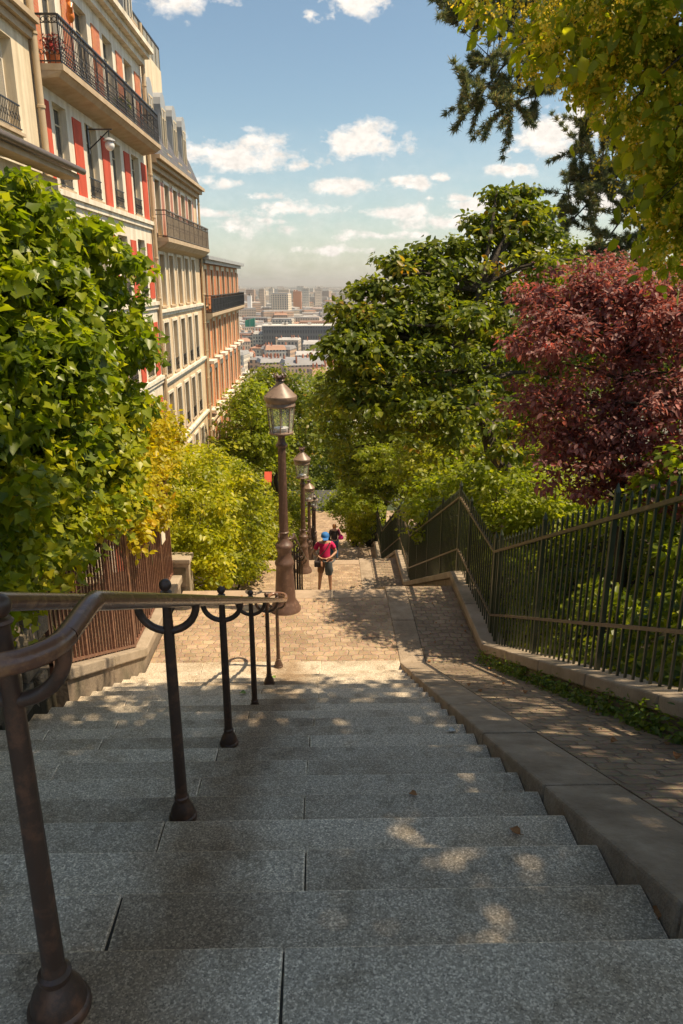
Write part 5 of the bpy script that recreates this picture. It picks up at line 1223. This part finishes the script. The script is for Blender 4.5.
hairm = paint('copper blonde hair', (.50, .22, .08), .55, 0, .25, 40); bagm = paint('pink bag cloth', (.75, .01, .25), .6, 0, .08, 14); whitec = paint('white cloth', (.75, .72, .66), .8, 0, .06, 12)
# the man reads something held at his waist; he faces the viewer
ym = 18.62
t, hc, J = person((-.03, ym, floor_z(ym)), PI+.1, 'man in pink shirt and blue cap looking down at what his hands hold', {'head': (0, .10, 1.585),
    'arm_l': ((-.30, .02, 1.16), (-.13, .24, 1.09), (-.06, .28, 1.09)), 'arm_r': ((.30, .02, 1.16), (.13, .24, 1.07), (.06, .28, 1.08)), 'leg_l': ((-.13, .03, .50), (-.15, -.01, .09)), 'leg_r': ((.13, .04, .50), (.16, .0, .09))}, skin_m, pink, tan, long_legs=False, shoe=paint('brown sandal', (.2,.09,.06), .6), H=1.77)
m = MB(); m.lathe([(.112, -.01), (.112, .03), (.10, .08), (.065, .115), (.01, .125)], tuple(hc+Vector((0, -.01, .02))), 18)
k = len(m.v)
m.hexa([tuple(hc+Vector(q)) for q in ((-.085,.08,.005),(.085,.08,.005),(.06,.19,-.03),(-.06,.19,-.03),(-.085,.08,.022),(.085,.08,.022),(.06,.19,-.018),(-.06,.19,-.018))]); m.build('cap', blue, t, smooth=True)
b = thing('camera_bag', 'dark bag hanging at the right hip of the man in pink', 'bag', Vector((-.03, ym, floor_z(ym)))); 
m = MB(); m.box(-.29, -.11, -.30, -.16, .86, 1.03); bb = m.build('pouch', dark, b, bevel=.03)
m = MB(); m.tube([(-.2,-.2,1.03), (-.12,-.19,1.15), (.05,-.17,1.35), (.14,-.06,1.48), (.10,.09,1.44), (-.05,.15,1.25), (-.24,.04,1.03)], .012, 6); m.build('strap', dark, b, smooth=True)
b = thing('tied_jacket', 'grey jacket hanging in front of the shorts of the man in pink', 'jacket', Vector((.07, ym-.17, floor_z(ym)+.62)))
m = MB(); m.tube([(0,.0,.33), (0,-.03,.22), (.01,-.02,.1), (.0,0,-.02)], [.10, .105, .115, .085], 12); cl_ = m.build('cloth', grey, b, smooth=True); cl_.scale = (1, .45, 1)
m = MB(); m.tube([(-.19,.14,.36), (-.12,.02,.345), (0,-.03,.34), (.12,.02,.345), (.17,.14,.36)], .02, 8); m.build('tied_sleeves', grey, b, smooth=True)
b = thing('held_phone', 'small dark phone held in both hands by the man in pink', 'phone', Vector((-.03, ym-.30, floor_z(ym)+1.08)), rz=.1)
m = MB(); m.box(-.04, .04, -.012, .0, -.03, .05); m.build('case', M['black_iron'], b, bevel=.004); m = MB(); m.box(-.034, .034, .001, .003, -.024, .044); m.build('screen', M['pane'], b)
# woman walking away
yw = 29.3
t, hc, J = person((.36, yw, floor_z(yw)), .1, 'woman with copper hair and dark top walking away down the stairs', {'head': (0, .03, 1.60),
    'arm_l': ((-.22, -.03, 1.13), (-.23, .08, .90), (-.23, .11, .84)), 'arm_r': ((.24, -.04, 1.15), (.22, .14, 1.10), (.19, .21, 1.13)), 'leg_l': ((-.10, .10, .50), (-.10, .06, .09)), 'leg_r': ((.10, .0, .48), (.10, -.14, .10))}, skin_p, dark, jean, sleeves=1, H=1.63)
skin_obj('hair', {'a': (tuple(hc+Vector((0,-.02,.08))), (.085,.09)), 'b': (tuple(hc+Vector((0,-.05,0))), (.10,.085)), 'c': (tuple(hc+Vector((0,-.07,-.12))), (.095,.055))}, chain('a','b','c'), hairm, t)
b = thing('shoulder_bag', 'bright pink shoulder bag on the right side of the woman', 'bag', Vector((.62, yw-.02, floor_z(yw)+.88)))
skin_obj('bag_body', {'a': ((0,0,.28),(.035,.07)), 'b': ((.01,0,.15),(.07,.13)), 'c': ((.02,0,.02),(.09,.15))}, chain('a','b','c'), bagm, b)
m = MB(); m.tube([(0,.08,.27), (-.06,.05,.45), (-.09,0,.52), (-.06,-.06,.44), (0,-.09,.27)], .016, 8); m.build('strap', bagm, b, smooth=True)
# a third walker beyond the fence turn
y3 = 36.2
t, hc, J = person((1.55, y3, prof(y3)), 3.4, 'distant person in a white top half hidden by leaves beside the far fence', {'head': (0, .03, 1.60),
    'arm_l': ((-.24, -.02, 1.13), (-.25, .06, .90), (-.25, .09, .84)), 'arm_r': ((.24, -.02, 1.13), (.25, .06, .90), (.25, .09, .84)), 'leg_l': ((-.10, .05, .50), (-.10, .0, .09)), 'leg_r': ((.10, .08, .50), (.11, .1, .09))}, skin_p, whitec, dark, H=1.68)
skin_obj('hair', {'a': (tuple(hc+Vector((0,-.02,.08))), (.085,.09)), 'b': (tuple(hc+Vector((0,-.05,0))), (.095,.08))}, chain('a','b'), hairm, t)

# red sign and awning at the street corner
t = thing('shop_awning', 'red folded awning showing between the shrub and the nearest lamp post', 'awning', P(269, 477, 40)); t.scale = (.42, .42, .6)
m = MB(); m.hexa([(-.6,-.5,-.45),(.35,-.5,-.45),(.35,.5,.35),(-.6,.5,.35),(-.6,-.5,-.4),(.35,-.5,-.4),(.35,.5,.42),(-.6,.5,.42)]); m.build('canopy', M['red'], t)
m = MB(); m.box(-.6, .35, -.52, -.505, -.72, -.42); m.build('valance', M['red'], t)
m = MB(); pz = ground_z(P(270,477,40).x, P(270,477,40).y)-P(270,477,40).z
for x in (-.55, .3): m.tube([(x, .45, pz/.6), (x, .45, .35)], .03, 6); m.tube([(x, .45, -.4), (x, -.48, -.45)], .02, 6)
m.build('frame', M['black_iron'], t)
# ------------------------------------------------------------------ the city
walls = [paint('city wall %d' % i, c, .9, 0, .06, .05) for i, c in enumerate([(.50,.44,.36), (.42,.36,.29), (.56,.50,.43), (.38,.30,.24), (.47,.43,.39)])]
def city_mat(name, c, fw=2.4, fh=3.1, dark=(.10,.10,.11)):
    m, N, L, b = nt(name); p = geo(N); sx = N.new('ShaderNodeSeparateXYZ'); L.new(p, sx.inputs[0])
    def mt(op, a, b_=None, c_=None):
        n = N.new('ShaderNodeMath'); n.operation = op
        for i, v in enumerate((a, b_, c_)):
            if v is None: continue
            if isinstance(v, (int, float)): n.inputs[i].default_value = v
            else: L.new(v, n.inputs[i])
        return n.outputs[0]
    u = mt('FRACT', mt('DIVIDE', mt('ADD', sx.outputs[0], sx.outputs[1]), fw)); w = mt('FRACT', mt('DIVIDE', sx.outputs[2], fh))
    k = mt('MULTIPLY', mt('GREATER_THAN', u, .55), mt('GREATER_THAN', w, .42))
    g = N.new('ShaderNodeNewGeometry'); sn = N.new('ShaderNodeSeparateXYZ'); L.new(g.outputs['Normal'], sn.inputs[0]); k = mt('MULTIPLY', k, mt('LESS_THAN', mt('ABSOLUTE', sn.outputs[2]), .5))
    L.new(mixc(N, L, k, c, dark), b.inputs['Base Color']); b.inputs['Roughness'].default_value = .85; return m
cw = [city_mat('city facade %d' % i, c) for i, c in enumerate([(.70,.60,.46), (.58,.47,.36), (.76,.68,.56), (.55,.38,.27), (.62,.56,.48)])]
cr = [paint('city roof %d' % i, c, .6, 0, .15, .2) for i, c in enumerate([(.33,.32,.31), (.46,.43,.40), (.62,.57,.50), (.42,.23,.15), (.28,.27,.27)])]
chm = paint('chimney brick', (.42, .17, .10), .9, 0, .2, .5)
LOOK = ['pale roofed block', 'grey roofed block', 'cream block', 'brick red roofed block', 'long low block']
crng = random.Random(44)
def city_building(x, y, w, d, h, rz, wi, ri, label, flat=False, group='city blocks below the hill', nch=3, name='city_building'):
    gz = far_z(y); t = thing(name, label, 'building', (x, y, gz-1), group, rz)
    m = MB(); m.box(-w/2, w/2, -d/2, d/2, 0, h+1); m.build('wall', cw[wi] if isinstance(wi, int) else wi, t)
    if flat:
        m = MB(); m.box(-w/2-.3, w/2+.3, -d/2-.3, d/2+.3, h+1.002, h+1.7)
        for _ in range(nch): a = crng.uniform(-w/2+2, w/2-2); m.box(a-1.5, a+1.5, -1.5, 1.5, h+1.69, h+3.8)
        m.build('roof', cr[ri], t)
    else:
        rh = crng.uniform(2.2, 3.6); i = 1.6
        m = MB(); m.hexa([(-w/2-.2,-d/2-.2,h+1.002),(w/2+.2,-d/2-.2,h+1.002),(w/2+.2,d/2+.2,h+1.002),(-w/2-.2,d/2+.2,h+1.002),(-w/2+.6,-d/2+i,h+rh),(w/2-.6,-d/2+i,h+rh),(w/2-.6,d/2-i,h+rh),(-w/2+.6,d/2-i,h+rh)]); rf = m.build('roof', cr[ri], t)
        for _ in range(nch):
            m = MB()
            a = crng.uniform(-w/2+1, w/2-1); b = crng.uniform(-d/2+1, d/2-1); L_ = crng.uniform(1.0, 2.6); hh = crng.uniform(1.2, 2.4)
            m.box(a-.35, a+.35, b-L_/2, b+L_/2, h+rh-1.5, h+rh+hh)
            for q in range(4): m.lathe([(.16, 0), (.13, .7)], (a, b-L_/2+L_*(q+.5)/4, h+rh+hh-.05), 6)
            m.build('chimney', chm, rf)
    return t
cnt = 0
DESC = {0: 'slate', 1: 'zinc', 2: 'pale', 3: 'tile', 4: 'dark'}
WCOL = ['cream', 'brown', 'pale', 'russet', 'grey']
_n = 'one two three four five six seven eight nine ten eleven twelve thirteen fourteen fifteen sixteen seventeen eighteen nineteen'.split()
_t = {2: 'twenty', 3: 'thirty', 4: 'forty', 5: 'fifty'}
def NUM(i):
    i += 1; return _n[i-1] if i < 20 else _t[i//10] + ('-' + _n[i % 10-1] if i % 10 else '')
ORD = lambda i: 'first second third fourth fifth sixth seventh eighth ninth tenth eleventh twelfth thirteenth fourteenth fifteenth sixteenth seventeenth eighteenth nineteenth twentieth twenty-first twenty-second twenty-third twenty-fourth twenty-fifth twenty-sixth twenty-seventh'.split()[i]
y = 185.0; rows = 0
while y < 1900 and cnt < 268:
    lim0, lim1 = -.20*y-8, .10*y+10; inrow = 0
    x = lim0 + crng.uniform(0, 10)
    while x < lim1 and cnt < 268:
        w = crng.uniform(8, 17)*(1+y/1600); d = crng.uniform(9, 13)*(1+y/1500); h = crng.uniform(12, 20) + (crng.random() < .12)*5
        wi = crng.randrange(5); ri = crng.choice([0, 1, 1, 2, 2, 3, 4])
        city_building(x+w/2, y+crng.uniform(-4, 4)*(1+y/500), w, d, h, crng.uniform(-.35, .35), wi, ri, '%s roofed %s house, number %s from the left in the %s row of city roofs' % (DESC[ri], WCOL[wi], NUM(inrow), ORD(rows)), flat=(ri == 2 or crng.random() < .15), nch=crng.randint(2, 6))
        cnt += 1; inrow += 1; x += w + crng.uniform(.5, 4)*(1+y/400)
    y *= 1.095; rows += 1
# far districts that nobody could count
m = MB(); r_ = random.Random(9)
for _ in range(2600):
    yy = 700*math.exp(r_.random()*2.4); xx = r_.uniform(-.3, .22)*yy; w = r_.uniform(12, 34)*(1+yy/4000); d = r_.uniform(10, 22); h = r_.uniform(9, 21)
    if r_.random() < .05: h += r_.uniform(10, 26)
    a = r_.uniform(-.5, .5); ca, sa = math.cos(a), math.sin(a); gz = far_z(yy); m.cur = r_.randrange(5)
    c4 = [(xx+ca*p-sa*q, yy+sa*p+ca*q) for p, q in ((-w/2,-d/2),(w/2,-d/2),(w/2,d/2),(-w/2,d/2))]
    m.hexa([(p, q, gz-1) for p, q in c4]+[(p, q, gz+h) for p, q in c4])
    c4 = [(xx+ca*p-sa*q, yy+sa*p+ca*q) for p, q in ((-w/2+.5,-d/2+.5),(w/2-.5,-d/2+.5),(w/2-.5,d/2-.5),(-w/2+.5,d/2-.5))]
    m.cur = 5+r_.randrange(4); m.hexa([(p, q, gz+h+.01) for p, q in c4]+[(p, q, gz+h+1.6) for p, q in c4])
tag(m.build('distant_city', cw+cr[:4]), 'hazy mass of distant city roofs below the horizon', 'city', kind='stuff')
# long pale roofed hall in the middle distance
def at_far(px, py_top, D):
    d = P(px, py_top, 1)-Vector((0,0,1.7)); k = D/d.y; return Vector((0,0,1.7))+d*k
def slab(px0, px1, pyt, D, depth, wi, ri, label, nm='apartment_block', flat=True, nch=2):
    a, b = at_far(px0, pyt, D), at_far(px1, pyt, D); gz = far_z(D)
    return city_building((a.x+b.x)/2, D+depth/2, b.x-a.x, depth, a.z-gz-1.2, 0, wi, ri, label, flat, 'large blocks in the city', nch, nm)
slab(262, 341, 325, 640, 26, city_mat('hall glazing', (.17,.165,.16), 2.2, 4.6, (.07,.07,.075)), 2, 'long wide building with a pale flat roof and dark glazed wall across the city view', 'market_hall', True, 5)
slab(246, 254, 289, 1500, 30, 3, 1, 'brown tower block, leftmost on the horizon')
slab(259, 264, 288.5, 1520, 30, 1, 2, 'narrow orange brown tower block beside the leftmost one')
slab(269, 273, 288, 1600, 30, 2, 2, 'slim pale tower block third from the left')
slab(278, 289, 289, 1650, 30, 0, 2, 'wide pale tower block left of the orange one')
slab(293, 301, 291, 1380, 28, paint('orange tower wall', (.55,.25,.13), .9, 0, .05, .05), 3, 'orange tower block in the middle of the skyline')
slab(302, 309, 288, 1500, 28, 2, 2, 'white banded tower block right of the orange one')
slab(315, 322, 288, 1540, 28, 2, 2, 'white tower block, rightmost of the white pair')
slab(247, 251, 295, 1100, 12, paint('white gable', (.8,.78,.74), .8, 0, .03, .05), 2, 'small bright white gable near the left of the skyline')
slab(322, 344, 303, 900, 24, 4, 4, 'grey office block right of the white towers')
slab(331, 344, 309, 800, 20, 2, 2, 'pale block just above the tree top on the right')
gp = at_far(250, 318, 640); t = thing('netted_scaffold', 'small green netted scaffold on a roof left of the long hall', 'scaffold', gp)
m = MB(); m.hexa([(-4,-3,-7),(4,-3,-7),(4,3,-7),(-4,3,-7),(-4,-3,-2),(4,-3,0),(4,3,0),(-4,3,-2)]); m.build('netting', paint('green netting', (.02,.30,.18), .8, 0, .05, .05), t)
m = MB()
for x in (-4.1, 0, 4.1): m.box(x-.15, x+.15, -3.2, -3.02, -7, .6)
m.build('poles', M['zinc'], t)

# ------------------------------------------------------------------ haze
hz = MB(); hz.box(-12500, 12500, -3200, 16500, -63.5, 45); o = hz.build('haze', None or M['plain'])
o.data.materials.clear(); hm = bpy.data.materials.new('haze air'); hm.use_nodes = True; hn = hm.node_tree.nodes; hn.clear()
pv = hn.new('ShaderNodeVolumePrincipled'); pv.inputs['Color'].default_value = (.95, .90, .83, 1); pv.inputs['Density'].default_value = 1.4e-4; pv.inputs['Anisotropy'].default_value = .3
ho = hn.new('ShaderNodeOutputMaterial'); hm.node_tree.links.new(pv.outputs[0], ho.inputs['Volume']); o.data.materials.append(hm)
tag(o, 'thin pale haze over the city', 'haze', kind='stuff')
